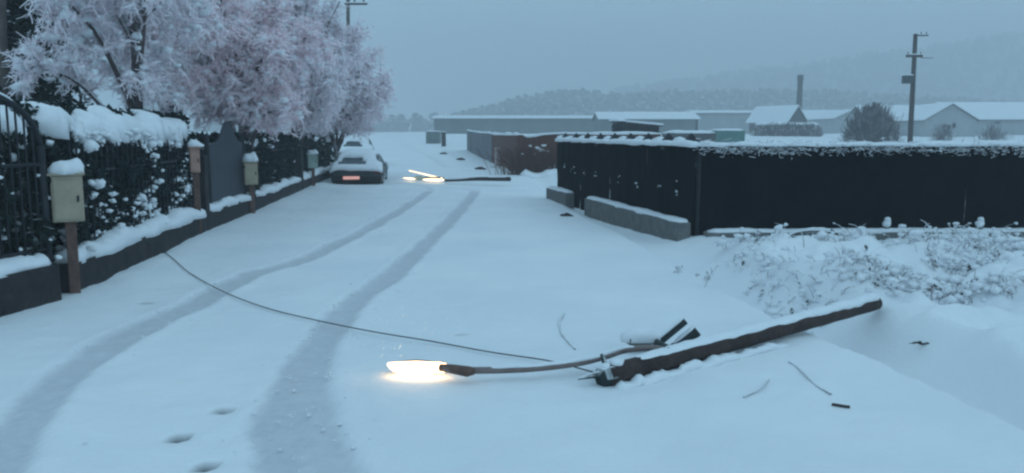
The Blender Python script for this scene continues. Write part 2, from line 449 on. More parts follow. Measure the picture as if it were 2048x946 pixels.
def track_fields(x, y):
    """how much the snow is packed or bare, and how deep it is pressed"""
    packed = np.zeros_like(x); ridge = np.zeros_like(x)
    wob = 0.03 * n2(x, y, 0.5, 31) + 0.012 * n2(x, y, 0.12, 37)
    for path, w0, w1, amt in TRACKS:
        sel = (y > path[:, 1].min() - 1) & (y < path[:, 1].max() + 1) & (x > path[:, 0].min() - 1) & (x < path[:, 0].max() + 1)
        if not sel.any(): continue
        xs, ys = x[sel], y[sel]
        best = np.full(xs.shape, 9.0); bt = np.zeros(xs.shape)
        for i in range(len(path) - 1):
            a, b = path[i, :2], path[i + 1, :2]
            d = b - a; t = np.clip(((xs - a[0]) * d[0] + (ys - a[1]) * d[1]) / (d @ d + 1e-9), 0, 1)
            r = np.hypot(xs - a[0] - t * d[0], ys - a[1] - t * d[1])
            u = r < best
            best[u] = r[u]; bt[u] = (i + t[u]) / (len(path) - 1)
        hw = w0 + (w1 - w0) * bt
        r = best + wob[sel]
        ends = sstep(0, 0.04, bt)
        p = (1 - sstep(hw - 0.03, hw + 0.06, r)) * amt * ends
        packed[sel] = np.maximum(packed[sel], p)
        ridge[sel] = np.maximum(ridge[sel], np.exp(-((r - hw - 0.08) / 0.06) ** 2) * amt * ends)
    bare = np.zeros_like(x)
    for (c, s) in FOOTW:
        dx, dy = (x - c[0]), (y - c[1])
        r = np.hypot(dx / (1.5 * s), dy / (1.15 * s)) + 0.2 * wob / 0.05
        bare = np.maximum(bare, 1 - sstep(0.55, 1.25, r))
    return packed, ridge, bare

def zbase(x, y):
    x = np.asarray(x, float); y = np.asarray(y, float)
    z = 1.52 * sstep(40, 150, y)
    z = z + 0.0012 * np.maximum(0, y - 150)
    d = x - road_r(y)
    near = 1 - sstep(10.8, 13.0, y)
    ditch = -0.36 * sstep(0.0, 0.30, d + 0.05 * n2(x, y, 0.8, 19)) * (1 - sstep(0.42, 1.15, d)) * (0.25 + 0.75 * (1 - sstep(9.0, 12.5, y)))
    bank = 0.16 * sstep(0.5, 1.3, d) * (1 - sstep(40, 60, y)) * (0.3 + 0.7 * near)
    hump = sstep(0.7, 1.5, d) * (0.15 * n2(x, y, 0.9, 3) + 0.09 * n2(x, y, 0.28, 5)) * near
    z = z + ditch + bank + hump
    dl = road_l(y) - x
    z = z + 0.07 * sstep(-0.9, 0.0, dl) * (1 - sstep(30, 45, y))
    z = z + 0.018 * n2(x, y, 1.6, 8) * (1 - sstep(60, 100, y)) + 0.25 * n2(x, y, 30, 9) * sstep(60, 140, y)
    return z
def zf(x, y):
    return float(zbase(np.array([float(x)]), np.array([float(y)]))[0])

def axis(parts):
    out = [parts[0][0]]
    for a, b, s0, s1 in parts:
        v = a
        while v < b - 1e-6:
            f = (v - a) / (b - a); v = min(b, v + s0 + (s1 - s0) * f); out.append(v)
    return np.array(out)
gy = axis([(-60, 0, 10, 2), (0, 2.5, 0.5, 0.1), (2.5, 9, 0.045, 0.055), (9, 14, 0.06, 0.09), (14, 32, 0.10, 0.3), (32, 80, 0.35, 2), (80, 200, 2.2, 6), (200, 1400, 7, 120)])
gx = np.concatenate([-axis([(5.6, 9, 0.07, 0.5), (9, 60, 0.6, 6), (60, 900, 8, 120)])[::-1], axis([(-5.6, 5.6, 0.05, 0.05)])[1:-1], axis([(5.6, 9, 0.06, 0.2), (9, 60, 0.4, 6), (60, 900, 8, 120)])])
X, Y = np.meshgrid(gx, gy)
PK, RD, BA = track_fields(X, Y)
Z = zbase(X, Y)
nearm = 1 - sstep(16, 34, Y)
Z = Z - 0.024 * PK + 0.012 * RD * (1 + 0.8 * n2(X, Y, 0.2, 16)) - 0.045 * BA + (0.006 * n2(X, Y, 0.13, 12) + 0.016 * n2(X, Y, 0.55, 13) * np.abs(n2(X, Y, 2.2, 15))) * nearm + 0.009 * PK * n2(X, Y, 0.16, 14) * nearm
V = np.stack([X, Y, Z], -1).reshape(-1, 3)
ny, nx = X.shape
i = np.arange(ny - 1)[:, None] * nx + np.arange(nx - 1)[None]
quads = np.stack([i, i + 1, i + nx + 1, i + nx], -1).reshape(-1, 4)
cen = V[quads].mean(1)
on_road = (cen[:, 0] < road_r(cen[:, 1])) & (cen[:, 0] > road_l(cen[:, 1]))
for name, sel in (('ground', ~on_road), ('road', on_road)):
    q = quads[sel]
    used, inv = np.unique(q, return_inverse=True)
    o = MB().add(V[used], inv.reshape(-1, 4)).build(name, M['ground'])
    for an, arr in (('packed', PK), ('bare', BA)):
        a = o.data.attributes.new(an, 'FLOAT', 'POINT')
        a.data.foreach_set('value', arr.ravel()[used].astype(np.float32))
    o['kind'] = 'structure'

# crumbs of snow thrown up along the wheel tracks
_r = np.random.default_rng(55); _c = []
for path, w0, w1, amt in TRACKS[:3]:
    k = _r.integers(20, len(path), 260); sd_ = _r.choice([-1, 1], 260)
    x = path[k, 0] + sd_ * (w1 + np.abs(_r.normal(0.03, 0.08, 260))); y = path[k, 1] + _r.normal(0, 0.2, 260)
    _c.append(np.stack([x, y, zbase(x, y) + 0.006], 1))
tag(MB().lumps(np.concatenate(_c), np.abs(_r.normal(0, 0.006, 780)) + 0.003, 0.7, 0.45).build('snow_crumbs', M['snow']), 'small crumbs of snow thrown up beside the wheel tracks', 'snow', kind='stuff')

# hills behind the valley
def hill(name, Y0, depth, sil, seed, rough):
    xs = np.linspace(P(sil[0][0], HZ, Y0)[0], P(sil[-1][0], HZ, Y0)[0], 180)
    px = np.array([s[0] for s in sil]); py = np.array([s[1] for s in sil])
    hx = np.array([P(a, b, Y0)[0] for a, b in sil]); hz = np.array([P(a, b, Y0)[2] for a, b in sil])
    top = np.interp(xs, hx, hz)
    ys = np.linspace(Y0 - depth, Y0 + depth * 0.6, 46)
    XX, YY = np.meshgrid(xs, ys)
    prof = np.where(YY < Y0, sstep(Y0 - depth, Y0, YY), 1 - 0.5 * sstep(Y0, Y0 + depth * 0.6, YY))
    ZZ = (top[None] + 1) * prof - 1 + rough * n2(XX, YY, depth / 5, seed) * prof
    n = len(xs); k = np.arange(len(ys) - 1)[:, None] * n + np.arange(n - 1)[None]
    o = MB().add(np.stack([XX, YY, ZZ], -1).reshape(-1, 3), np.stack([k, k + 1, k + n + 1, k + n], -1).reshape(-1, 4)).build(name, M['hill'])
    o['kind'] = 'structure'
    return lambda x, y: float(((np.interp(x, xs, top) + 1) * (sstep(Y0 - depth, Y0, y) if y < Y0 else 1)) - 1)
h_far = hill('hill', 950, 420, [(900, 262), (1130, 232), (1240, 190), (1400, 167), (1600, 140), (1800, 112), (2048, 76), (2250, 52)], 41, 5)
h_near = hill('ridge', 500, 120, [(880, 262), (960, 240), (1050, 215), (1140, 203), (1240, 212), (1330, 206), (1600, 204), (1800, 214), (2048, 230), (2500, 235)], 47, 1.5)

# the wood on the ridge and the far slope reads as one mass
def forest(name, n, region, hf, size, label, seed):
    r = np.random.default_rng(seed)
    mb = MB()
    pts = []
    for _ in range(n):
        x, y = r.uniform(*region[0]), r.uniform(*region[1])
        pts.append((x, y, hf(x, y)))
    pts = np.array(pts)
    for lay in range(3):
        s = size * r.uniform(0.7, 1.3, n)
        c = pts + np.stack([r.normal(0, 0.2, n) * size, r.normal(0, 0.2, n) * size, s * (0.45 + 0.55 * lay)], 1)
        mb.lumps(c, s * (0.62 - 0.14 * lay), 1.1, 0.35)
    o = mb.build(name, M['wood_far'], smooth=False)
    tag(o, label, 'woods', kind='stuff')
forest('woods', 2600, ((-44, 400), (415, 506)), h_near, 3.6, 'dark band of hazy woods on the low ridge behind the barns', 3)
forest('hillside_woods', 1800, ((70, 720), (600, 950)), h_far, 4.5, 'faint hazy trees scattered over the tall far hill', 4)
forest('distant_trees', 120, ((-190, -30), (430, 470)), lambda x, y: zf(x, y), 4.5, 'very faint line of trees where the road meets the sky', 5)

# ------------------------------------------------------------------ left side: wall, fence, hedge
WL = [G(150, 603), G(420, 468), G(505, 432), G(600, 387), G(660, 359)]
WL = np.array([[p[0], p[1], zf(p[0] + 0.05, p[1])] for p in WL])
def along(line, y, off=0.0, z=None):
    """point of the fence line at distance y, off metres to its inside (left)"""
    x = np.interp(y, line[:, 1], line[:, 0])
    zz = np.interp(y, line[:, 1], line[:, 2])
    return np.array([x - off, y, zz if z is None else zz + z])
Y0L, Y1L = WL[0, 1], WL[-1, 1]

def wall_strip(line, y0, y1, off, thick, h, seed):
    ys = np.arange(y0, y1 + 1e-6, (y1 - y0) / max(2, int((y1 - y0) / 0.5)))
    mb = MB(); v = []
    for y in ys:
        p = along(line, y, off)
        jitter = 0.008 * math.sin(y * 7 + seed)
        for dx, z in ((0, -0.25), (0 + jitter, h), (-thick, h), (-thick, -0.25)):
            v.append((p[0] + dx, y, p[2] + z))
    n = len(ys); f = []
    for a in range(n - 1):
        for k in range(4):
            f.append((a * 4 + k, a * 4 + (k + 1) % 4, a * 4 + 4 + (k + 1) % 4, a * 4 + 4 + k))
    mb.add(v, f, [[3, 2, 1, 0]], [[(n - 1) * 4 + k for k in range(4)]])
    return mb

fence = thing('garden_fence', 'dark iron picket fence on a low snow-topped wall along the left of the road', 'fence', along(WL, Y0L + 0.3))
WALLH = 0.30
gaps = [(Y0L, 13.35), (13.45, 16.6), (16.7, 23.0), (23.15, Y1L + 4.5)]
WLx = np.vstack([WL, [WL[-1] + (WL[-1] - WL[-2]) * 0.75]])
for k, (a, b) in enumerate(gaps):
    wall_strip(WLx, a, b, 0.0, 0.27, WALLH, k).build('wall', M['stone_wall'], fence, smooth=False)
    mb = MB()
    snow_strip(mb, [along(WLx, y, 0.12, WALLH - 0.005) for y in np.linspace(a + 0.1, b - 0.1, 12)], 0.30, 0.12 if k else 0.15, 0.6, 0.5, 11 + k, 0.07, 0.03)
    mb.build('snow_cap', M['snow'], fence)
for y in (13.4, 16.65, 23.08):
    p = along(WLx, y, 0.10)
    MB().box(p + np.array([0, 0, 0.5]), (0.22, 0.16, 1.5)).build('post', M['stone_wall'], fence, False, 0.01)
picket = None
ys = [y for y in np.arange(Y0L + 0.45, Y1L, 0.17) if not (13.9 < y < 16.2)]
for y in ys:
    h = 1.12 if y < 13.4 else 0.98
    p = along(WLx, y, 0.14, WALLH)
    if picket is None:
        mb = MB().box((0, 0, 0.5), (0.014, 0.014, 1.0)); mb.tube([(0, 0, 1.0), (0, 0, 1.03), (0, 0, 1.09)], [0.012, 0.016, 0.002], 5)
        picket = mb.build('picket', M['iron'], fence, False); o = picket
    else:
        o = picket.copy(); C.objects.link(o)
    o.parent = fence; o.matrix_parent_inverse = _inv(fence)
    o.location = Vector(p); o.scale = (1, 1, h)
for (a, b) in ((Y0L + 0.4, 13.3), (16.7, Y1L)):
    for zz in (0.15, 0.9):
        MB().tube([along(WLx, y, 0.14, WALLH + zz) for y in np.linspace(a, b, 14)], 0.016, 5).build('rail', M['iron'], fence)

# hedge behind the fence
def hedge_foliage(line, y0, y1, off, thick, hfun, n, size, seed):
    r = np.random.default_rng(seed)
    y = r.uniform(y0, y1, n); u = r.uniform(0, 1, n)
    h = hfun(y)
    face = r.uniform(0, 1, n)
    z = np.where(face < 0.75, u * h, h * (0.92 + 0.1 * r.uniform(0, 1, n)))
    d = np.where(face < 0.75, 0.0, u * thick) + np.abs(r.normal(0, 0.06, n)) 
    d = d + 0.10 * fbm(np.stack([y * 2.0, z * 2.0, np.zeros(n)], 1), seed) + np.where(z > 0.85 * h, 0.08, 0)
    c = np.stack([np.interp(y, line[:, 1], line[:, 0]) - off - d, y, np.interp(y, line[:, 1], line[:, 2]) + 0.12 + z], 1)
    a = r.normal(0, 1, (n, 3)); a[:, 2] -= 0.6; a /= np.linalg.norm(a, axis=1)[:, None]
    b = np.cross(a, r.normal(0, 1, (n, 3))); b /= np.linalg.norm(b, axis=1)[:, None]
    s = size * r.uniform(0.6, 1.4, n)
    return c, a * s[:, None], b * s[:, None] * 0.5
def hedge_core(line, y0, y1, off, thick, hfun):
    ys = np.linspace(y0, y1, max(6, int((y1 - y0) / 0.3))); v = []
    for y in ys:
        p = along(line, y, off + 0.12); h = float(hfun(np.array([y]))[0]) - 0.12
        for dx, z in ((0, 0), (-0.03, h * 0.6), (-0.12, h), (-thick + 0.1, h), (-thick, 0)):
            v.append((p[0] + dx + 0.05 * math.sin(y * 5.1 + z), y, p[2] + z))
    n = len(ys); f = []
    for a in range(n - 1):
        for k in range(4): f.append((a * 5 + k, a * 5 + k + 1, a * 5 + 6 + k, a * 5 + 5 + k))
    return MB().add(v, f, [[4, 3, 2, 1, 0]], [[(n - 1) * 5 + k for k in range(5)]])

def tops(y):    # rounded tops of the clipped shrubs, one beside the next
    return 1.66 + 0.14 * np.abs(np.sin(y * 3.1)) ** 0.7
hd = thing('clipped_hedge', 'dark clipped hedge behind the near iron fence, heaped with thick snow', 'hedge', along(WL, 10.5, 0.4))
HL = np.vstack([[WL[0] + np.array([0.35, -1.9, 0.0])], WLx])
hedge_core(HL, 8.3, 13.85, 0.38, 0.8, tops).build('branches', M['hedge_leaf'], hd)
mb = MB(); mb.cards(*hedge_foliage(HL, 8.3, 13.85, 0.36, 0.8, tops, 15000, 0.055, 3)); mb.cards(*hedge_foliage(HL, 8.3, 13.8, 0.13, 0.1, lambda y: tops(y) - 0.42, 6500, 0.050, 4)); mb.build('foliage', M['hedge_leaf'], hd, False)
mb = MB()
for k, (yy, hl_, hh, ww, of, zz_) in enumerate(((8.75, .42, .15, .6, .62, 1.74), (9.55, .50, .17, .7, .60, 1.60), (10.35, .45, .16, .75, .62, 1.66), (11.1, .46, .19, .8, .60, 1.63), (11.9, .48, .17, .8, .62, 1.67), (12.65, .44, .18, .75, .60, 1.62), (13.3, .35, .14, .6, .60, 1.60))):
    snow_strip(mb, [along(HL, yy + t, of + 0.06 * math.sin(k * 3.1 + t * 4), zz_ + 0.03 * math.sin(t * 7 + k)) for t in np.linspace(-hl_, hl_, 7)], ww, hh, 0.8, 0.16, 60 + k, 0.035, 0.14, 14)
r = np.random.default_rng(5)
n = 170
yy = r.uniform(8.4, 13.2, n); zz = 1.72 - np.abs(r.normal(0, 0.10, n)); 
cc = np.stack([np.interp(yy, HL[:, 1], HL[:, 0]) - 0.40 + r.normal(0, 0.05, n), yy, np.interp(yy, HL[:, 1], HL[:, 2]) + zz], 1)
mb.lumps(cc, r.uniform(0.02, 0.08, n), 0.8, 0.4)
mb.build('snow_heap', M['snow'], hd)
mb = MB(); n = 1400
yy = r.uniform(8.4, 13.2, n); zz = r.uniform(0.25, 1.65, n)
kp = fbm(np.stack([yy * 1.8, zz * 1.8, 0 * yy], 1), 77, 2) > 0.18; yy, zz = yy[kp], zz[kp]; n = len(yy)
cc = np.stack([np.interp(yy, HL[:, 1], HL[:, 0]) - 0.20 + r.normal(0, 0.08, n), yy, np.interp(yy, HL[:, 1], HL[:, 2]) + zz], 1)
mb.lumps(cc, np.abs(r.normal(0, 0.028, n)) + 0.010, 0.7, 0.4)
o = mb.build('snow_or_light_fleck', M['snow'], hd); o['kind'] = 'stuff'

# the far run of hedge
def tops2(y): return 1.36 + 0.10 * np.abs(np.sin(y * 2.3)) + 0.10 * (y > 30)
hd2 = thing('dark_hedge', 'low dark hedge further along the fence, beneath the snowy trees', 'hedge', along(WLx, 22, 0.4))
hedge_core(WLx, 16.6, 33.5, 0.38, 0.8, tops2).build('branches', M['hedge_leaf'], hd2)
mb = MB(); mb.cards(*hedge_foliage(WLx, 16.6, 33.5, 0.36, 0.8, tops2, 15000, 0.08, 13)); mb.cards(*hedge_foliage(WLx, 16.6, 30, 0.13, 0.1, lambda y: tops2(y) - 0.12, 7000, 0.07, 14)); mb.build('foliage', M['hedge_leaf'], hd2, False)
mb = MB(); n = 260
yy = r.uniform(16.7, 33, n); zz = np.where(r.uniform(0, 1, n) < 0.55, 1.38 + r.normal(0, 0.05, n), r.uniform(0.3, 1.3, n))
cc = np.stack([np.interp(yy, WLx[:, 1], WLx[:, 0]) - 0.38 + r.normal(0, 0.08, n), yy, np.interp(yy, WLx[:, 1], WLx[:, 2]) + zz], 1)
mb.lumps(cc, np.abs(r.normal(0, 0.05, n)) + 0.02, 0.6, 0.4); o = mb.build('snow_or_light_fleck', M['snow'], hd2); o['kind'] = 'stuff'

# wicket gate: blue-grey sheet with a peaked top
g = thing('wicket_gate', 'blue-grey sheet metal gate with a peaked top between the two hedges', 'gate', along(WL, 15.0, 0.15))
def gate_leaf(y0, y1, h0, h1, peak, base, off):
    m_ = MB(); pr = []
    for t in np.linspace(0, 1, 15):
        y = y0 + (y1 - y0) * t
        pr.append((y, h0 + (h1 - h0) * t + peak * math.exp(-((t - 0.55) / 0.22) ** 2)))
    v = []
    for y, h in pr:
        for dx, z in ((0.02, base), (0.02, h), (-0.02, h), (-0.02, base)):
            p = along(WLx, y, off); v.append((p[0] + dx, y, p[2] + z))
    n = len(pr); f = []
    for a in range(n - 1):
        for k in range(4): f.append((a * 4 + k, a * 4 + (k + 1) % 4, a * 4 + 4 + (k + 1) % 4, a * 4 + 4 + k))
    return m_.add(v, f, [[3, 2, 1, 0]], [[(n - 1) * 4 + k for k in range(4)]])
gate_leaf(13.95, 16.15, 1.42, 1.42, 0.42, WALLH + 0.12, 0.10).build('leaf', M['gate_sheet'], g, False)
for y in (13.85, 16.25):
    MB().tube([along(WLx, y, 0.10, 0.0), along(WLx, y, 0.10, 1.6)], 0.045, 8).build('post', M['iron'], g)
MB().tube([along(WLx, 15.9, 0.05, 0.95), along(WLx, 15.9, -0.02, 0.95), along(WLx, 15.78, -0.02, 0.95)], 0.012, 6).build('handle', M['iron'], g)

# arched gate at the left edge
ga = thing('arched_gate', 'dark iron gate with a curved top at the left edge of the picture', 'gate', G(20, 640))
A0 = np.array([G(108, 612)[0] - 0.02, G(108, 612)[1], zf(-4.4, 8)]); A1 = G(-170, 690); A1[2] = A0[2]
def gp(t, z, off=0.0):
    p = A0 + (A1 - A0) * t
    nrm = np.array([-(A1 - A0)[1], (A1 - A0)[0], 0]); nrm /= np.linalg.norm(nrm)
    return p + np.array([0, 0, z]) + nrm * off
def arch(t): return 1.50 + 0.52 * math.sqrt(max(0, 1 - ((t - 0.62) / 0.62) ** 2))
ts = np.linspace(0, 1, 24)
MB().tube([gp(t, arch(t)) for t in ts], 0.03, 8).build('arch_rail', M['iron'], ga)
mb = MB(); snow_strip(mb, [gp(t, arch(t) + 0.02) for t in ts[4:]], 0.05, 0.03, 0.4, 0.2, 3, 0.05); mb.build('snow_cap', M['snow'], ga)
for zz in (0.5, 1.32):
    MB().tube([gp(t, zz) for t in ts], 0.022, 6).build('rail', M['iron'], ga)
for t in (0.0, 1.0):
    MB().tube([gp(t, 0), gp(t, arch(t))], 0.04, 8).build('stile', M['iron'], ga)
for t in np.linspace(0.06, 0.94, 15):
    MB().tube([gp(t, 0.42), gp(t, arch(t) - 0.02)], 0.011, 5).build('bar', M['iron'], ga)
gw = thing('gate_wall', 'low dark wall with a snow ledge beneath the arched gate', 'wall', gp(0.3, 0))
mb = MB(); v = []
for t in np.linspace(0.03, 1.1, 12):
    for off, z in ((-0.16, -0.3), (-0.15, 0.36), (0.16, 0.36), (0.16, -0.3)): v.append(gp(t, z, -off))
f = []
for a in range(11):
    for k in range(4): f.append((a * 4 + k, a * 4 + (k + 1) % 4, a * 4 + 4 + (k + 1) % 4, a * 4 + 4 + k))
mb.add(v, f, [[3, 2, 1, 0]], [[44 + k for k in range(4)]]).build('wall', M['stone_wall'], gw, False)
mb = MB(); snow_strip(mb, [gp(t, 0.355) for t in np.linspace(0.04, 1.1, 10)], 0.32, 0.11, 0.4, 0.4, 8, 0.05, 0.02); mb.build('snow_cap', M['snow'], gw)

# shrub behind the arched gate
sh = thing('evergreen_shrub', 'dark evergreen shrub flecked with snow behind the arched gate', 'shrub', gp(0.5, 0, -0.8))
r = np.random.default_rng(11); n = 9000
t = r.uniform(-0.05, 1.1, n); z = r.uniform(0.1, 1.62, n); dd = np.abs(r.normal(0, 0.12, n))
nrm = gp(0, 0, -1) - gp(0, 0)
base = A0 + (A1 - A0) * t[:, None]
inside = nrm if nrm[0] < 0 else -nrm
q = base + inside * (np.where(r.uniform(0, 1, n) < 0.4, 0.02, 0.30) + dd + 0.12 * fbm(np.stack([t * 6, z * 2, z * 0], 1), 2))[:, None] + np.stack([0 * z, 0 * z, z], 1)
a = r.normal(0, 1, (n, 3)); a[:, 2] -= 0.5; a /= np.linalg.norm(a, axis=1)[:, None]
b = np.cross(a, r.normal(0, 1, (n, 3))); b /= np.linalg.norm(b, axis=1)[:, None]
s = 0.05 * r.uniform(0.6, 1.4, n)
mb = MB(); mb.cards(q, a * s[:, None], b * s[:, None] * 0.5); mb.build('foliage', M['leaf_dark'], sh, False)
mb = MB()
cn = [A0 + (A1 - A0) * tt + inside * 0.62 for tt in np.linspace(-0.05, 1.1, 9)]
for p_ in cn: mb.lumps([p_ + np.array([0, 0, 0.5]), p_ + np.array([0, 0, 1.1])], 0.36, 1.3, 0.15)
mb.build('branches', M['hedge_leaf'], sh)
k = r.choice(n, 260, replace=False)
mb = MB(); mb.lumps(q[k] - inside * 0.04, np.abs(r.normal(0, 0.022, 260)) + 0.009, 0.7, 0.4); o = mb.build('snow_or_light_fleck', M['snow'], sh); o['kind'] = 'stuff'
mb = MB(); snow_strip(mb, [A0 + (A1 - A0) * tt + inside * 0.6 + np.array([0, 0, 1.6 + .08 * math.sin(tt * 9)]) for tt in np.linspace(-0.25, 0.12, 6)], 0.5, 0.28, 0.6, 0.25, 91, 0.05, 0.1, 12)
mb.build('snow_heap', M['snow'], sh)

# meter cabinets on posts
def cabinet(px, pbase, pbot, ptop, w, dpt, rz, label, paint, lean=0, ybase=None, off=0.12):
    c = G(px, pbase); Yd = c[1]
    zb = zf(c[0], c[1]) - 0.05
    zt, z0 = P(px, ptop, Yd)[2], P(px, pbot, Yd)[2]
    o = thing('meter_cabinet', label, 'meter box', (c[0], c[1], zb), 'meter cabinets along the left fence')
    Rz = rotz(rz); h = zt - z0
    ctr = np.array([c[0], c[1], (zt + z0) / 2])
    MB().box((c[0], c[1] + 0.02, (zb + z0) / 2 - 0.05), (0.10, 0.09, z0 - zb + 0.1), Rz).build('post', M['rust_post'], o, False, 0.008)
    MB().box(ctr, (w, dpt, h), Rz).build('cabinet', paint, o, False, 0.012)
    d = MB().box(ctr + Rz @ np.array([0.0, -dpt / 2 - 0.006, -0.01]), (w * 0.84, 0.014, h * 0.84), Rz).build('door', paint, o, False, 0.004)
    MB().box(ctr + Rz @ np.array([w * 0.33, -dpt / 2 - 0.018, 0]), (0.02, 0.012, 0.06), Rz).build('handle', M['iron'], d, False)
    rf = MB(); hx = Rz @ np.array([w / 2 + 0.02, 0, 0])
    rf.box(ctr + np.array([0, 0, h / 2 + 0.011]), (w + 0.05, dpt + 0.05, 0.022), Rz).build('lid', paint, o, False, 0.004)
    mb = MB(); snow_strip(mb, [ctr + hx * s_ * 1.0 + np.array([0, 0, h / 2 + 0.02]) for s_ in (-1, -.5, 0, .5, 1)], dpt + 0.06, 0.13, 0.35, 0.12, int(px), 0.025, 0.012, 12)
    mb.build('snow_cap', M['snow'], o)
    return o
cabinet(150, 603, 442, 350, 0.28, 0.22, R(28), 'large pale yellow meter box with a snow hat on the nearest post', M['yellow'])
cabinet(397, 478, 345, 296, 0.15, 0.15, R(25), 'slim meter box with pinkish sides at the end of the snow-heaped hedge', M['yellow_brick'])
cabinet(505, 434, 369, 324, 0.26, 0.20, R(22), 'pale yellow meter box just past the blue-grey wicket gate', M['yellow'])
cabinet(627, 377, 336, 309, 0.30, 0.22, R(15), 'small pale green meter box nearest the parked cars', M['pale_green'])

# ------------------------------------------------------------------ snowy trees
def make_tree(name, label, base, H, cr, cz, seed, nl=11, nb=11, nt=9, ntw=12, lean=(0, 0), tw=0.011, twl=0.42, droop=0.5, trunk_r=0.13, zmin=1.5, clump=1.0, tm='twig'):
    """trunk, limbs, boughs, then thousands of snow-laden twigs; crown is an uneven ellipsoid"""
    r = np.random.default_rng(seed)
    base = np.array(base, float)
    root = thing(name, label, 'tree', base, 'snow-covered trees behind the left fence')
    tk = [np.array([0, 0, -0.3])]
    top = np.array([lean[0], lean[1], H * 0.62])
    for t in (0.25, 0.5, 0.75, 1.0): tk.append(top * t + np.array([r.normal(0, .06), r.normal(0, .06), 0]))
    trunk = MB(); tp = smooth_path(tk, 16) + base
    trunk.tube(tp, np.linspace(trunk_r, trunk_r * 0.45, 16), 9)
    trunk.build('trunk', M['bark'], root)
    limbs = MB(); br = []
    for k in range(nl):
        az = k * 2.399 + r.uniform(-.3, .3); el = r.uniform(-0.55, 1.35)
        rad = cr * r.uniform(0.75, 1.12)
        end = np.array([math.cos(az) * math.cos(el) * rad + lean[0], math.sin(az) * math.cos(el) * rad + lean[1], cz + math.sin(el) * (H - cz) * r.uniform(.85, 1.1)])
        s = tp[int(r.uniform(5, 15))] - base
        mid = s * 0.45 + end * 0.55 + np.array([0, 0, 0.22 * rad])
        lp = smooth_path([s, mid, end], 14)
        limbs.tube(lp + base, np.linspace(trunk_r * 0.45, 0.018, 14), 6, False)
        for j in range(nb):
            u = 0.25 + 0.75 * (j + r.uniform(0, 1)) / nb
            p0 = lp[min(13, int(u * 13))]
            d = lp[min(13, int(u * 13) + 1)] - lp[max(0, int(u * 13) - 1)]; d = d / (np.linalg.norm(d) + 1e-6)
            d = d * 0.8 + r.normal(0, 0.7, 3); d[2] += 0.1; d /= np.linalg.norm(d)
            L = cr * r.uniform(0.25, 0.5) * (1.15 - 0.5 * u)
            p1 = p0 + d * L * 0.5 + np.array([0, 0, 0.05]); p2 = p0 + d * L - np.array([0, 0, droop * L * r.uniform(.3, 1.0)])
            bp = smooth_path([p0, p1, p2], 8)
            if bp[:, 2].min() > zmin - 0.1: br.append(bp)
    limbs.build('limb', M['bark'], root)
    br = np.array(br); NB = len(br)
    tws = MB(); tws.prisms(br + base, np.broadcast_to(np.linspace(0.026, 0.012, 8), (NB, 8)))
    # branchlets
    idx = np.repeat(np.arange(NB), nt); n1 = len(idx)
    u = r.uniform(0.15, 1.0, n1); kk = np.minimum((u * 7).astype(int), 6)
    p0 = br[idx, kk] * (1 - (u * 7 - kk))[:, None] + br[idx, kk + 1] * (u * 7 - kk)[:, None]
    d = br[idx, kk + 1] - br[idx, kk]; d /= np.linalg.norm(d, axis=1)[:, None] + 1e-9
    d = d * 0.7 + r.normal(0, 0.6, (n1, 3)); d /= np.linalg.norm(d, axis=1)[:, None]
    L = r.uniform(0.5, 1.1, n1) * cr * 0.20
    s = np.linspace(0, 1, 5)
    bl = p0[:, None] + d[:, None] * (L[:, None] * s[None])[..., None]
    bl[..., 2] -= (droop * L[:, None] * s[None] ** 2) * r.uniform(.3, 1.2, n1)[:, None]
    okb = bl[..., 2].min(1) > zmin - 0.1
    bl = bl[okb]; n1 = len(bl)
    tws.prisms(bl + base, np.broadcast_to(np.linspace(0.014, 0.009, 5), (n1, 5)))
    tws.build('bough', M['twig'], root, False)
    # twigs, crooked and fine
    idx = np.repeat(np.arange(n1), ntw); n3 = len(idx)
    u = r.uniform(0.05, 1.0, n3); kk = np.minimum((u * 4).astype(int), 3)
    p0 = bl[idx, kk] * (1 - (u * 4 - kk))[:, None] + bl[idx, kk + 1] * (u * 4 - kk)[:, None]
    d = bl[idx, kk + 1] - bl[idx, kk]; d /= np.linalg.norm(d, axis=1)[:, None] + 1e-9
    d = d * 0.6 + r.normal(0, 0.7, (n3, 3)); d /= np.linalg.norm(d, axis=1)[:, None]
    L = r.uniform(0.3, 1.0, n3) * twl
    s = np.array([0, 0.5, 1.0])
    tl = p0[:, None] + d[:, None] * (L[:, None] * s)[..., None]
    tl[:, 1:] += r.normal(0, 1, (n3, 2, 3)) * (L * 0.16)[:, None, None]
    tl[..., 2] -= droop * L[:, None] * s ** 2 * 0.5
    rd = (tw * r.uniform(0.5, 1.8, n3))[:, None] * np.array([1.0, 1.0, 0.6])
    hem = zmin + 0.25 * fbm(tl[:, 2] * 1.3, seed, 2)
    ok = tl[..., 2].min(1) > hem
    cr_ = MB(); cr_.prisms(tl[ok] + base, rd[ok])
    o = cr_.build('crown', M[tm], root, False); o['kind'] = 'stuff'
    # clumps of snow caught in the forks
    k = r.choice(n1, min(n1, 1700), replace=False)
    mb = MB(); mb.lumps(bl[k, 2] + base + np.array([0, 0, 0.02]), (np.abs(r.normal(0, 0.045, len(k))) + 0.02) * clump, 0.7, 0.45)
    o = mb.build('snow_clump', M['snow'], root); o['kind'] = 'stuff'
    return root
def stand(px, Y): return (P(px, HZ, Y)[0], Y, zf(P(px, HZ, Y)[0], Y))
make_tree('snowy_tree', 'nearest snow-covered tree with long arching branches above the heaped hedge', stand(285, 12.9), 6.2, 1.75, 3.7, 21, 13, 13, 10, 18, tw=0.0055, twl=0.20, droop=0.12, zmin=2.0)
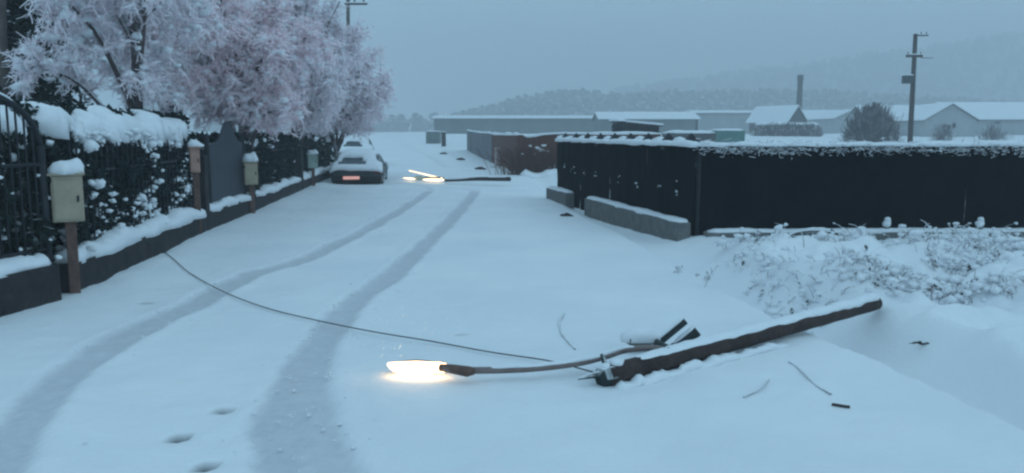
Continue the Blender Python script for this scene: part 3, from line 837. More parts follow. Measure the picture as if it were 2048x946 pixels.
make_tree('snowy_tree', 'round pinkish snow-covered tree drooping over the wicket gate', stand(490, 17.6), 4.7, 1.95, 2.9, 22, 16, 14, 10, 16, tw=0.0065, twl=0.22, droop=0.22, zmin=1.55, tm='twig_pink')
make_tree('snowy_tree', 'tall snow-covered tree behind the round one, hiding a utility pole', stand(590, 24.0), 6.1, 2.3, 3.5, 23, 16, 13, 10, 13, tw=0.010, twl=0.28, droop=0.15, zmin=1.4)
make_tree('snowy_tree', 'snow-covered tree at the far right end of the row, above the parked cars', stand(668, 31.0), 5.0, 2.4, 3.0, 24, 15, 13, 10, 13, tw=0.012, twl=0.32, droop=0.2, zmin=1.35)
make_tree('snowy_tree', 'snow-covered tree rising out of the top edge behind the arching one', stand(350, 19.0), 7.0, 2.6, 4.0, 25, 15, 13, 10, 13, tw=0.009, twl=0.26, droop=0.12, zmin=1.6)

# dark spruce at the left edge
def spruce(base, H, rad, seed, label):
    r = np.random.default_rng(seed); base = np.array(base)
    root = thing('spruce_tree', label, 'tree', base)
    MB().tube([base + np.array([0, 0, -0.2]), base + np.array([0, 0, H])], [0.14, 0.02], 8).build('trunk', M['bark'], root)
    cs, as_, bs = [], [], []
    for lv in np.arange(0.6, H, 0.22):
        rr = rad * (1 - lv / H) + 0.15
        for az in r.uniform(0, 2 * math.pi, 11):
            d = np.array([math.cos(az), math.sin(az), 0])
            for s in np.linspace(0.15, 1, 9):
                p = base + np.array([0, 0, lv - 0.25 * s * rr * s]) + d * rr * s
                for _ in range(4):
                    cs.append(p + r.normal(0, 0.05, 3)); a = d * 0.6 + r.normal(0, 0.5, 3) - np.array([0, 0, .35]); a /= np.linalg.norm(a)
                    b = np.cross(a, r.normal(0, 1, 3)); b /= np.linalg.norm(b)
                    as_.append(a * 0.12); bs.append(b * 0.035)
    mb = MB(); mb.cards(np.array(cs), np.array(as_), np.array(bs)); mb.build('crown', M['leaf_dark'], root, False)
    k = r.choice(len(cs), 260, replace=False)
    mb = MB(); mb.lumps(np.array(cs)[k] + np.array([0, 0, 0.05]), r.uniform(0.03, 0.09, 260), 0.5, 0.4); o = mb.build('snow_clump', M['snow'], root); o['kind'] = 'stuff'
spruce(stand(50, 14.6), 7.5, 1.5, 8, 'dark green spruce behind the trees at the upper left corner')

# utility poles
def upole(name, label, base, top, r0, arms, box=None, material='pale_pole', group='utility poles'):
    o = thing(name, label, 'utility pole', base, group)
    b, t = np.array(base, float), np.array(top, float)
    MB().tube([b - np.array([0, 0, .4]), b * 0.5 + t * 0.5, t], [r0, r0 * 0.9, r0 * 0.75], 10).build('pole', M[material], o)
    for (f, x0, x1, th, ins) in arms:
        p = b + (t - b) * f
        a_ = MB().box(p + np.array([(x0 + x1) / 2, -r0 - 0.03, 0]), (x1 - x0, 0.09, th)).build('crossarm', M['wood_pole'], o, False, 0.01)
        mb = MB(); snow_strip(mb, [p + np.array([x, -r0 - 0.03, th / 2 - 0.004]) for x in np.linspace(x0, x1, 4)], 0.10, 0.06, 0.3, 0.3, 3, 0.08); mb.build('snow_cap', M['snow'], a_)
        for x in ins:
            MB().tube([p + np.array([x, -r0 - 0.03, th / 2]), p + np.array([x, -r0 - 0.03, th / 2 + .08]), p + np.array([x, -r0 - 0.03, th / 2 + .1]), p + np.array([x, -r0 - 0.03, th / 2 + .2])], [0.015, 0.03, 0.06, 0.03], 7).build('insulator', M['ceramic'], a_)
    if box:
        f, dx, s = box; p = b + (t - b) * f
        MB().box(p + np.array([dx, -0.05, 0]), s).build('transformer_box', M['fitting'], o, False, 0.03)
        mb = MB(); snow_strip(mb, [p + np.array([dx + x, -0.05, s[2] / 2 - .005]) for x in (-s[0] / 2, 0, s[0] / 2)], s[1] + .04, 0.10, 0.3, .2, 5, 0.06); mb.build('snow_cap', M['snow'], o)
    return o
pb = P(1821, 272, 62); pt = P(1831, 68, 62); pb[2] = zf(pb[0], 62)
upole('utility_pole', 'dark leaning utility pole with crossarm standing beyond the dark fence', pb, pt, 0.20,
      [(0.985, 0.05, 0.85, 0.10, (0.3, 0.7)), (0.815, -0.75, 0.5, 0.20, (-0.6, 0.35)), (0.80, 0.4, 1.3, 0.06, ())], (0.62, -0.42, (0.75, 0.5, 0.6)), 'wood_pole')
pb = P(696, 330, 46); pt = P(696, -10, 46); pb[2] = zf(pb[0], 46)
upole('utility_pole', 'utility pole half hidden by the snowy trees, its crossarm poking out', pb, pt, 0.13, [(0.945, -0.15, 1.1, 0.10, (0.4, 0.9)), (0.80, -0.6, 0.2, .08, ())])
pb = P(10, 400, 13.6); pt = P(2, -60, 13.6); pb[2] = zf(pb[0], 13.6)
upole('utility_pole', 'brown wooden pole at the very left edge before the spruce', pb, pt, 0.085, [])

# ------------------------------------------------------------------ right side: dark netted fence
FH = 1.5
K0 = G(1388, 480); K1 = G(1113, 397)
KE = np.array([11.5, K0[1] + 0.15, 0])
def fence_run(a, b, bay):
    L = np.linalg.norm(b[:2] - a[:2]); n = max(1, round(L / bay))
    return [(a + (b - a) * k / n) for k in range(n + 1)]
def put_z(p, h=0.0): return np.array([p[0], p[1], zf(p[0], p[1]) + h])
def net_panel(a, b, z0, ztop, seed, nrm):
    """a hanging sheet of netting with slack and folds"""
    nxs, nzs = 26, 14; v = []
    for i_ in range(nxs + 1):
        for j_ in range(nzs + 1):
            u, w_ = i_ / nxs, j_ / nzs
            p = a + (b - a) * u
            v.append([p[0], p[1], z0 + (ztop - z0) * w_ - 0.03 * math.sin(u * math.pi) * w_])
    v = np.array(v)
    d = 0.025 * fbm(v * np.array([3.5, 3.5, 0.9]) + seed, seed) + 0.008 * fbm(v * 9, seed + 2)
    v += d[:, None] * nrm
    k = (np.arange(nxs)[:, None] * (nzs + 1) + np.arange(nzs)[None])
    mb = MB(); mb.add(v, np.stack([k, k + nzs + 1, k + nzs + 2, k + 1], -1).reshape(-1, 4))
    back = v - nrm * 0.006
    mb.add(back, np.stack([k, k + 1, k + nzs + 2, k + nzs + 1], -1).reshape(-1, 4))
    return mb
def dark_fence(name, label, a, b, bay, plinth_parts, pl_h, seed, front):
    o = thing(name, label, 'fence', put_z((a + b) / 2))
    d = (b - a) / np.linalg.norm(b - a); nrm = np.array([d[1], -d[0], 0.0]) * front
    pts = fence_run(a, b, bay)
    for k in range(len(pts) - 1):
        p, q = pts[k], pts[k + 1]
        z0 = min(zf(p[0], p[1]), zf(q[0], q[1])) + 0.02
        net_panel(np.array([p[0], p[1], 0]), np.array([q[0], q[1], 0]), z0, FH, seed + k, nrm).build('net_panel', M['net'], o)
    for p in pts:
        MB().tube([np.array([p[0], p[1], -0.3]) - nrm * 0.05, np.array([p[0], p[1], FH + 0.02]) - nrm * 0.05], 0.03, 8).build('post', M['iron'], o)
    MB().tube([np.array([p[0], p[1], FH]) - nrm * 0.02 for p in (a, (a + b) / 2, b)], 0.022, 6).build('rail', M['iron'], o)
    for (u0, u1) in plinth_parts:
        p, q = a + (b - a) * u0, a + (b - a) * u1
        mid = (p + q) / 2; L = np.linalg.norm(q - p); ang = math.atan2(d[1], d[0])
        z = zf(mid[0], mid[1])
        MB().box(np.array([mid[0], mid[1], pl_h / 2 - 0.15]) + nrm * 0.17, (L, 0.22, pl_h + 0.3), rotz(ang)).build('plinth', M['concrete'], o, False, 0.012)
        mb = MB(); snow_strip(mb, [p + (q - p) * t + nrm * 0.16 + np.array([0, 0, pl_h - 0.004]) for t in np.linspace(0.005, 0.995, 8)], 0.23, 0.055, 0.35, 0.4, seed + 5, 0.06, 0.015)
        mb.build('plinth_snow', M['snow'], o)
    return o, d, nrm
side, sd, sn = dark_fence('netted_fence', 'dark netted fence receding along the right of the road on a grey plinth', K0 + 0, K1, 1.9, [(0.0, 0.60), (0.78, 1.0)], 0.28, 100, -1)
# thick snow along the top of the roadside run, small dark gable caps poking through it
mb = MB(); snow_strip(mb, [K0 + (K1 - K0) * t + np.array([0, 0, FH + 0.0]) for t in np.linspace(0, 1, 12)], 0.16, 0.07, 0.25, 0.4, 7, 0.05, 0.03); mb.build('snow_cap', M['snow'], side)
for k in range(9):
    p = K0 + (K1 - K0) * (0.06 + k * 0.112) - sn * 0.13
    b_ = [p + sd * sx * 0.12 + sn * sy * 0.12 + np.array([0, 0, FH + 0.02]) for sx, sy in ((-1, -1), (1, -1), (1, 1), (-1, 1))]
    lo_ = [q + np.array([0, 0, -0.12]) for q in b_]
    MB().add(lo_ + b_ + [p + np.array([0, 0, FH + 0.20])], [[0, 4, 5, 1], [1, 5, 6, 2], [2, 6, 7, 3], [3, 7, 4, 0]], [[4, 8, 5], [5, 8, 6], [6, 8, 7], [7, 8, 4]], [[0, 1, 2, 3]]).build('pyramid_cap', M['iron'], side, False)
    mb = MB()
    q = p + (K1 - K0) * 0.056 - sn * 0.02
    mb.lumps([q + np.array([0, 0, FH + 0.06]), q + sd * 0.12 + np.array([0, 0, FH + 0.04]), q - sd * 0.12 + np.array([0, 0, FH + 0.04])], [0.12, 0.10, 0.10], 0.7, 0.15)
    mb.build('snow_mound', M['snow'], side)
# pale lumps standing for light that shows through gaps in the net
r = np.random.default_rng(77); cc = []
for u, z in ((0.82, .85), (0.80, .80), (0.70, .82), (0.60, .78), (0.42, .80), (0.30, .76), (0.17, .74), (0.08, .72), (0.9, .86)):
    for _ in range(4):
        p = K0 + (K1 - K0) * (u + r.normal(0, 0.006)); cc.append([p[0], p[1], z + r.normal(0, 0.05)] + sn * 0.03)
MB().lumps(cc, np.abs(r.normal(0, 0.007, len(cc))) + 0.004, 1.2, 0.4).build('snow_or_light_fleck', M['snow'], side)['kind'] = 'stuff'

front, fd, fn = dark_fence('netted_fence', 'wide dark netted fence facing the camera behind the snowy weeds', K0 + np.array([0.04, 0.0, 0]), KE, 2.1, [(0.01, 1.0)], 0.15, 200, 1)
# frosted fringe of brushwood along the top of the front run
r = np.random.default_rng(78); n = 7000
u = r.uniform(0, 1, n)
p0 = (K0 + np.array([0.04, 0, 0]))[None] + (KE - K0 - np.array([0.04, 0, 0]))[None] * u[:, None] - fn * 0.04
p0 = p0 + np.stack([r.normal(0, .02, n), r.normal(0, .05, n), FH - 0.05 + r.normal(0, .05, n)], 1)
d = r.normal(0, 1, (n, 3)); d[:, 2] = np.abs(d[:, 2]) * 0.3; d /= np.linalg.norm(d, axis=1)[:, None]
tl = p0[:, None] + d[:, None] * (r.uniform(.03, .12, n)[:, None] * np.array([-.5, 0.5]))[..., None]
mb = MB(); mb.prisms(tl, np.full((n, 2), 0.006)); o = mb.build('brushwood', M['weed'], front, False); o['kind'] = 'stuff'
mb = MB(); snow_strip(mb, [K0 + (KE - K0) * t - fn * 0.05 + np.array([0, 0, FH + 0.0]) for t in np.linspace(0, 1, 20)], 0.20, 0.06, 0.5, 0.35, 33, 0.05, 0.02); mb.build('snow_cap', M['snow'], front)
for px in (1772, 1958):                         # stub posts rising from the plinth, each with a tall snow cap
    c = P(px, 470, K0[1] - 0.12)
    q_ = MB().tube([(c[0], c[1], -0.05), (c[0], c[1], 0.22)], 0.05, 8).build('stub_post', M['concrete'], front)
    mb = MB(); mb.lumps([(c[0], c[1], 0.27), (c[0] + .01, c[1], 0.34), (c[0], c[1], 0.15)], [0.075, 0.06, 0.07], 0.9, 0.12); mb.build('snow_cap', M['snow'], q_)

# further along the road: brown board fence and grey sheets
B0 = G(1040, 346); B1 = G(985, 326); B2 = G(935, 306)
bf = thing('board_fence', 'brown board fence along the road beyond the netted fence', 'fence', put_z(B0))
def boards(parent, a, b, w, hz, name, m_, gap=0.012, th=0.03):
    L = np.linalg.norm(b - a); n = int(L / w); d = (b - a) / L; ang = math.atan2(d[1], d[0]); first = None
    for k in range(n):
        p = a + (b - a) * (k + 0.5) / n
        if first is None:
            first = MB().box((0, 0, 0.5), (1, th, 1.0)).build(name, m_, parent, False); o = first
        else:
            o = first.copy(); C.objects.link(o)
        o.parent = parent; o.matrix_parent_inverse = _inv(parent)
        hh = hz + 0.03 * math.sin(k * 12.9); o.location = Vector((p[0], p[1], zf(p[0], p[1]) - 0.1)); o.rotation_euler = (0, 0, ang + 0.03 * math.sin(k * 7.7))
        o.scale = (L / n - gap, 1, hh + 0.1)
BX = np.array([B0[0] + 6, B0[1] + 0.4, 0])
boards(bf, B0, B1, 0.30, 1.58, 'board', M['plank'], 0.004)
boards(bf, B0 + np.array([0.05, 0.02, 0]), BX, 0.22, 1.58, 'board', M['plank'], 0.003)
for (a, b) in ((B0, B1), (B0, BX)):
    mb = MB(); snow_strip(mb, [put_z(a + (b - a) * t, 1.59) for t in np.linspace(0, 1, 14)], 0.16, 0.09, 0.4, 0.8, 31, 0.2, 0.02); mb.build('snow_cap', M['snow'], bf)
MB().box(put_z(B0 + np.array([0.02, 0.03, 0]), 0.72), (0.26, 0.26, 1.78)).build('corner_post', M['plank'], bf, False, 0.01)
pq = G(996, 331) + np.array([0.0, -0.5, 0])
gpst = MB().tube([put_z(pq, -0.2), put_z(pq, 0.95)], 0.16, 9).build('concrete_post', M['pale_post'], bf)
sf = thing('sheet_metal_fence', 'blue-grey sheet metal fence at the far end of the board fence', 'fence', put_z(B2))
boards(sf, B1 + np.array([-0.02, .05, 0]), B2, 1.9, 1.62, 'sheet', M['sheet'], 0.05, 0.04)
mb = MB(); snow_strip(mb, [put_z(B1 + (B2 - B1) * t, 1.63) for t in np.linspace(0, 1, 14)], 0.14, 0.08, 0.4, 0.8, 35, 0.25, 0.02); mb.build('snow_cap', M['snow'], sf)
# bramble with snow clods against the brown boards
bb = thing('bramble_bush', 'brown bramble holding lumps of snow against the board fence', 'bush', put_z(G(1075, 348)))
r = np.random.default_rng(14); n = 900
c0 = G(1075, 348)
s0 = np.stack([c0[0] + r.normal(0, .55, n), c0[1] - 0.35 + r.normal(0, .15, n), np.full(n, zf(c0[0], c0[1]))], 1)
d = np.stack([r.normal(0, .5, n), r.normal(0, .2, n), r.uniform(.6, 1.5, n)], 1)
tl = s0[:, None] + d[:, None] * np.array([0, .5, 1.0])[None, :, None]; tl[:, 2, 2] -= 0.25
mb = MB(); mb.prisms(tl, np.full((n, 3), 0.012)); mb.build('stems', M['plank'], bb, False)
mb = MB(); cl = [P(px, py, c0[1] - 0.4) for px, py in ((1060, 292), (1074, 296), (1088, 291), (1094, 302), (1046, 308), (1068, 308), (1080, 326), (1072, 334), (1100, 335), (1082, 300), (1110, 333))]
mb.lumps(cl, r.uniform(0.07, 0.16, len(cl)), 0.5, 0.3); mb.build('snow_clump', M['snow'], bb)
mb = MB(); pile = G(1085, 350)
snow_strip(mb, [put_z(pile + np.array([x, -0.2, 0]), -0.04) for x in np.linspace(-0.9, 1.2, 8)], 1.3, 0.26, 0.4, 0.6, 44, 0.1, 0, 12)
tag(mb.build('snow_pile', M['snow']), 'rounded snow pile at the corner where the board fence begins', 'snow pile')

# ------------------------------------------------------------------ weeds on the right verge
r = np.random.default_rng(90)
def weeds(n, seed):
    r = np.random.default_rng(seed)
    px = np.concatenate([r.uniform(1400, 2500, n // 2), r.normal(1900, 120, n - n // 2)]); py = r.uniform(474, 618, n)
    keep = (px > 1400 + (py - 478) * 1.25) 
    px, py = px[keep], py[keep]
    pts = np.array([G(a, b) for a, b in zip(px, py)])
    pts = pts[(pts[:, 1] < K0[1] - 0.45)]
    m = sstep(-0.15, 0.7, n2(pts[:, 0], pts[:, 1], 0.75, 71, 2) + 0.12 + 0.14 * sstep(4.0, 6.5, pts[:, 0]) + 0.2 * sstep(11.2, 12.2, pts[:, 1]))
    pts = pts[r.uniform(0, 1, len(pts)) < m]
    pts[:, 2] = zbase(pts[:, 0], pts[:, 1])
    return pts
wp = weeds(4600, 91); n = len(wp)
hgt = np.where(r.uniform(0, 1, n) < 0.06, r.uniform(0.2, 0.36, n), r.uniform(0.03, 0.17, n))
dr = r.normal(0, 1, (n, 2)); dr /= np.linalg.norm(dr, axis=1)[:, None]
s = np.linspace(0, 1, 5)
pl = np.empty((n, 5, 3))
bend = r.uniform(0.2, 1.3, n)
pl[..., 0] = wp[:, 0, None] + dr[:, 0, None] * (bend * hgt)[:, None] * s ** 1.6
pl[..., 1] = wp[:, 1, None] + dr[:, 1, None] * (bend * hgt)[:, None] * s ** 1.6
pl[..., 2] = wp[:, 2, None] - 0.02 + hgt[:, None] * (s * 1.35 - 0.55 * s ** 2.2)
mb = MB(); mb.prisms(pl, (r.uniform(0.003, 0.010, n))[:, None] * np.linspace(1.1, 0.7, 5)[None])
tag(mb.build('weeds', M['weed'], smooth=False), 'tangle of dead weed stems coated in snow before the wide fence', 'weeds', kind='stuff')
mb = MB(); k = r.choice(n, min(n, 1500), replace=False)
mb.lumps(pl[k, r.integers(2, 5, len(k))], np.abs(r.normal(0, 0.026, len(k))) + 0.012, 0.65, 0.4)
tag(mb.build('snow_on_weeds', M['snow']), 'small lumps of snow caught on the dead weeds', 'snow', kind='stuff')
mb = MB(); k = r.choice(n, min(n, 280), replace=False)
c = pl[k, r.integers(1, 4, len(k))]; a = r.normal(0, 1, (len(k), 3)); a[:, 2] -= 0.8; a /= np.linalg.norm(a, axis=1)[:, None]
b = np.cross(a, r.normal(0, 1, (len(k), 3))); b /= np.linalg.norm(b, axis=1)[:, None]; sz = r.uniform(0.02, 0.05, (len(k), 1))
mb.cards(c, a * sz, b * sz * 0.5); tag(mb.build('withered_leaves', M['weed_leaf'], smooth=False), 'dark withered leaves hanging among the dead weeds', 'leaves', kind='stuff')

def bent_branch(pp, Y, rad, label, dark=0.5):
    pts = smooth_path([P(a, b, Y) for a, b in pp], 18)
    o = thing('bent_branch', label, 'branch', pts[0])
    MB().tube(pts, rad, 7).build('stem', M['weed_leaf'], o)
    mb = MB(); snow_strip(mb, pts + np.array([0, 0, rad * 0.5]), rad * 2.6, rad * 2.2, 0.3, 0.2, int(pp[0][0]), 0.04, rad * 0.4); mb.build('snow', M['snow'], o)
bent_branch([(1560, 492), (1585, 468), (1630, 462), (1680, 468), (1730, 484)], K0[1] - 0.45, 0.018, 'long snow-covered branch arching low before the wide dark fence')
bent_branch([(1955, 540), (1975, 515), (2010, 508), (2048, 524), (2085, 556)], 11.3, 0.03, 'thick snow-covered branch arching at the right edge of the picture')
def dead_stem(px, py, h, lx, ly, label, leaves=3):
    b = G(px, py); b[2] = zf(b[0], b[1]) - 0.03
    pts = smooth_path([b, b + np.array([lx * .4, ly * .4, h * .6]), b + np.array([lx, ly, h])], 10)
    o = thing('dead_weed', label, 'weed', b, 'dead weeds beside the road edge')
    MB().tube(pts, np.linspace(0.009, 0.004, 10), 6).build('stem', M['weed'], o)
    rr = np.random.default_rng(int(px)); 
    mb = MB(); c = pts[rr.integers(3, 10, leaves * 7)] + rr.normal(0, 0.02, (leaves * 7, 3)); a = rr.normal(0, 1, (len(c), 3)); a /= np.linalg.norm(a, axis=1)[:, None]; bb_ = np.cross(a, rr.normal(0, 1, (len(c), 3))); bb_ /= np.linalg.norm(bb_, axis=1)[:, None]
    mb.cards(c, a * 0.035, bb_ * 0.012); mb.build('leaf', M['weed'], o, False)
    mb = MB(); mb.lumps(pts[[5, 7, 9]] + np.array([0, 0, .012]), [0.018, 0.022, 0.02], 0.7, 0.3); mb.build('snow', M['snow'], o)
dead_stem(1352, 546, 0.10, 0.05, 0.0, 'short dark weed stub at the road edge nearest the fence corner')
dead_stem(1382, 530, 0.16, 0.10, 0.05, 'dark leaning weed just below the fence corner')
dead_stem(1408, 572, 0.26, 0.14, 0.0, 'tallest leaning dead weed right on the road edge')
dead_stem(1512, 508, 0.20, 0.03, 0.0, 'dark leafy weed standing alone in the white verge', 5)
dead_stem(1690, 530, 0.22, -0.05, 0.0, 'dark weed in the middle of the snowy verge', 5)
dead_stem(1450, 478, 0.34, 0.03, 0.0, 'tall thin weed rising against the dark fence beside its corner', 4)
dead_stem(1478, 476, 0.22, -0.03, 0.0, 'second weed from the fence corner against the dark net', 3)
dead_stem(1912, 600, 0.26, 0.05, 0.0, 'dark weed right of the fallen pole end', 8)
dead_stem(1870, 560, 0.25, -0.1, 0.0, 'brown weed standing up from the thick weed tangle', 8)
dead_stem(1975, 560, 0.22, 0.1, 0.0, 'dark weed below the thick arching branch', 6)

# ------------------------------------------------------------------ the fallen lamp in front
e0 = G(1212, 752, 0.065); e1 = G(1752, 606, 0.13)
fl = thing('fallen_street_lamp', 'fallen wooden lamp pole lying across the road with its lamp still lit', 'street lamp', (e0[0], e0[1], 0))
dirv = (e1 - e0) / np.linalg.norm(e1 - e0); sidev = np.cross(dirv, [0, 0, 1]); sidev /= np.linalg.norm(sidev)
pts = resample([e0, e1], 30)
rr = np.linspace(0.078, 0.066, 30) * (1 + 0.03 * np.sin(np.arange(30) * 2.1))
MB().tube(pts, rr, 14).build('pole', M['wood_pole'], fl)
mb = MB(); snow_strip(mb, np.vstack([pts[2:], e1 + dirv * 0.03]) + np.array([0, 0, 0.042]) - sidev * 0.012, 0.125, 0.046, 0.28, 0.22, 51, 0.03, 0.010, 10); mb.build('snow', M['snow'], fl)
# snow pushed up where the pole sank in
mb = MB()
for k in range(9):
    q = e0 + (e1 - e0) * (0.05 + 0.058 * k); q[2] = zf(q[0], q[1]) - 0.012
    snow_strip(mb, [q + sidev * 0.085 - dirv * 0.16, q + sidev * (0.095 + 0.01 * math.sin(k * 2.2)), q + sidev * 0.085 + dirv * 0.15], 0.09 + 0.02 * math.sin(k * 1.7), 0.055 - 0.002 * k, 0.5, 0.1, 70 + k, 0.025)
mb.build('pushed_snow', M['snow'], fl)
# iron cap and shoe at the broken tip
tip = MB(); tip.tube([e0 + dirv * 0.10, e0 + dirv * 0.02, e0 - dirv * 0.05, e0 - dirv * 0.07], [0.074, 0.082, 0.07, 0.03], 6)
tip.tube([e0 - dirv * 0.04 + np.array([0, 0, .02]), e0 - dirv * 0.14 + np.array([0, 0.03, 0.02]), e0 - dirv * 0.22 + np.array([-.02, 0.08, 0.0])], [0.03, 0.018, 0.008], 6)
tip.tube([e0 + np.array([0, 0, .06]), e0 + np.array([-.03, 0.02, .15])], [0.025, 0.012], 6)
tip.build('pole_cap', M['cap'], fl, False)
mb = MB(); mb.lumps([e0 - dirv * 0.01 + np.array([0, 0.01, .07]), e0 + dirv * 0.09 + np.array([0, 0, .075])], [.05, .06], .6, .25); mb.build('cap_snow', M['snow'], fl)
# lamp arm
ap = [G(888, 737, .09), G(930, 741, .085), G(1050, 738, .085), G(1150, 727, .10), G(1210, 713, .12), G(1250, 700, .14), G(1300, 696, .13), e0 + dirv * 0.62 + np.array([0, 0, .06])]
ap = smooth_path(ap, 40)
MB().tube(ap, 0.024, 10).build('lamp_arm', M['arm'], fl)
mb = MB(); snow_strip(mb, ap[7:34] + np.array([0, 0, .012]), 0.036, 0.022, 0.4, 0.12, 53, 0.03); mb.build('arm_snow', M['snow'], fl)
sk = MB(); sk.tube([G(880, 735, .09), G(905, 738, .09), G(935, 743, .085), G(948, 742, .085)], [0.026, 0.032, 0.037, 0.026], 10); sk.build('arm_socket', M['rust_post'], fl)
# lamp head: shell above, glowing bowl below
h0, h1 = G(893, 737, .055), G(776, 736, .050)
hd_ = (h1 - h0); hl = np.linalg.norm(hd_); hd_ /= hl
ss = np.linspace(0, 1, 16)
prof = np.array([0.25, .62, .60, .58, .70, .84, .93, .99, 1.0, .96, .88, .78, .66, .55, .40, .12]) * 0.085
ctrl = h0 + hd_ * (hl * ss)[:, None]
shell = MB(); shell.tube(ctrl + np.array([0, 0.040, 0.022]) - prof[:, None] * np.array([0, 0, .25]), prof * 0.80, 14, True, 0.7)
sh_ = shell.build('lamp_head', M['arm'], fl)
bowl = MB(); bowl.tube(ctrl + np.array([0, -0.012, 0.042]) - prof[:, None] * np.array([0, 0, .62]), prof, 16, True, 0.72)
bowl.build('lamp_bowl', M['lamp_on'], sh_)
# bracket and twin plates where the arm met the pole
br_ = G(1280, 694, 0.03); br_[2] = 0.06
MB().box(br_ + np.array([0, 0, .03]), (0.22, 0.12, 0.07), rotz(R(12))).build('bracket_box', M['concrete'], fl, False, 0.02)
mb = MB(); snow_strip(mb, [br_ + np.array([x, 0.0, .04]) for x in (-.15, -.05, .05, .15)], 0.17, 0.075, 0.3, 0.15, 57, 0.03, 0.03, 10); mb.build('bracket_snow', M['snow'], fl)
MB().tube([br_ + np.array([.1, 0, .03]), e0 + dirv * 0.75], 0.025, 7).build('strut', M['fitting'], fl)
for (a, b, w, z) in (((1312, 688), (1368, 642), 0.055, 0.05), ((1344, 700), (1392, 662), 0.085, 0.05)):
    pa, pb_ = P(a[0], a[1], 6.15), P(b[0], b[1], 6.15)
    dd = pb_ - pa; L = np.linalg.norm(dd); an = math.atan2(dd[2], dd[0])
    MB().box((pa + pb_) / 2 + np.array([0, 0, -0.005]), (L + 0.03, 0.05, w), roty(-an)).build('plate', M['fitting'], fl, False, 0.01)
    mb = MB(); snow_strip(mb, resample([pa + np.array([0, 0, w * .5]), pb_ + np.array([0, 0, w * .5])], 5), 0.06, 0.022, 0.3, 0.1, int(w * 1000), 0.025); mb.build('plate_snow', M['snow'], fl)
mb = MB(); mb.lumps([P(1335, 706, 6.15) + np.array([0, 0, -.03]), P(1365, 704, 6.15) + np.array([0, 0, -.03]), P(1310, 708, 6.15) + np.array([0, 0, -.03])], [0.07, 0.07, .07], 0.6, 0.15); mb.build('bracket_snow', M['snow'], fl)
# loose binding wire sprung from the pole
for pp, Yd in (([(1332, 708), (1350, 712), (1372, 732), (1386, 757)], 5.75), ([(1318, 726), (1326, 733), (1332, 742)], 5.6)):
    MB().tube(smooth_path([P(a, b, Yd) for a, b in pp], 14), 0.0045, 6).build('binding_wire', M['arm'], fl)

# cable torn off the pole, running back to the fence
cp_ = smooth_path([G(262, 462, .05), G(290, 484, .30), G(322, 505, 0.06), G(370, 540, .02), G(440, 580, .02), G(530, 615, .02), G(640, 642, .02), G(750, 664, .02), G(860, 682, .02), G(980, 704, .02), G(1095, 721, .03), G(1160, 737, .05), e0], 120)
cp_[:, 2] = np.maximum(cp_[:, 2], zbase(cp_[:, 0], cp_[:, 1]) + 0.012)
tag(MB().tube(cp_, 0.0052, 6).build('power_cable', M['cable']), 'thin black cable trailing over the snow from fallen pole to left fence', 'cable')
def wire(pp, rad, label, z=0.008, name='wire_piece', m_='wire', group=None, cat='wire'):
    pts = smooth_path([G(a, b) for a, b in pp], 24); pts[:, 2] = zbase(pts[:, 0], pts[:, 1]) + z
    pts[:, 2] += 0.002 * np.sin(np.linspace(0, 5, 24))
    tag(MB().tube(pts, rad, 6).build(name, M[m_]), label, cat, group)
wire([(1128, 628), (1119, 645), (1124, 668), (1150, 699)], 0.008, 'short curved dark wire on the snow behind the lamp arm')
wire([(1578, 725), (1600, 740), (1630, 768), (1662, 786)], 0.006, 'thin curved wire on the snow below the middle of the fallen pole')
wire([(1538, 757), (1520, 775), (1487, 790)], 0.005, 'faint thin wire lying just left of the curved one')
wire([(1664, 806), (1680, 809), (1700, 811)], 0.009, 'short straight dark stick lying in the snow nearest the camera', m_='wood_pole', name='stick', cat='stick')
# twig and clods
def twig(px, py, label, seed, s=1.0):
    r = np.random.default_rng(seed); b = G(px, py); b[2] = zf(b[0], b[1]) + 0.02
    mb = MB()
    for k in range(5):
        d = np.array([r.uniform(-1, 1), r.uniform(-.4, .4), r.uniform(-.02, .12)]); L = s * r.uniform(.08, .2)
        mb.tube([b, b + d * L * .5 + np.array([0, 0, .015]), b + d * L], [0.009, .007, .003], 5)
    tag(mb.build('twig', M['wood_pole']), label, 'twig')
twig(1845, 676, 'dark forked twig lying on the snow right of the pole end', 3)
twig(1905, 745, 'small half-buried twig in the snow at the lower right', 4, 0.6)
def clod(px, py, s, label, seed):
    r_ = np.random.default_rng(seed); b = G(px, py); b[2] = zf(b[0], b[1])
    mb = MB(); mb.lumps([b + np.array([dx * s, dy * s, .3 * s * q]) for dx, dy, q in ((0, 0, 1), (-.8, .1, .6), (.8, -.1, .5), (.2, .5, .7))], [s * .8, s * .6, s * .5, s * .5], 0.5, 0.35)
    o = thing('broken_chunk', label, 'debris', b, 'dark broken chunks along the right of the road')
    mb.build('chunk', M['wood_pole'], o)
    mb = MB(); mb.lumps([b + np.array([-.2 * s, .1, s * .55])], [s * .45], .4, .3); mb.build('snow', M['snow'], o)
clod(1133, 432, 0.11, 'dark broken chunk on the snow before the netted fence gap', 1)
clod(962, 339, 0.20, 'dark broken chunk beside the board fence', 2)
clod(922, 321, 0.22, 'faint dark chunk further up the road beside the sheet metal fence', 3)
clod(888, 312, 0.22, 'farthest faint dark chunk in the middle of the distant road', 4)

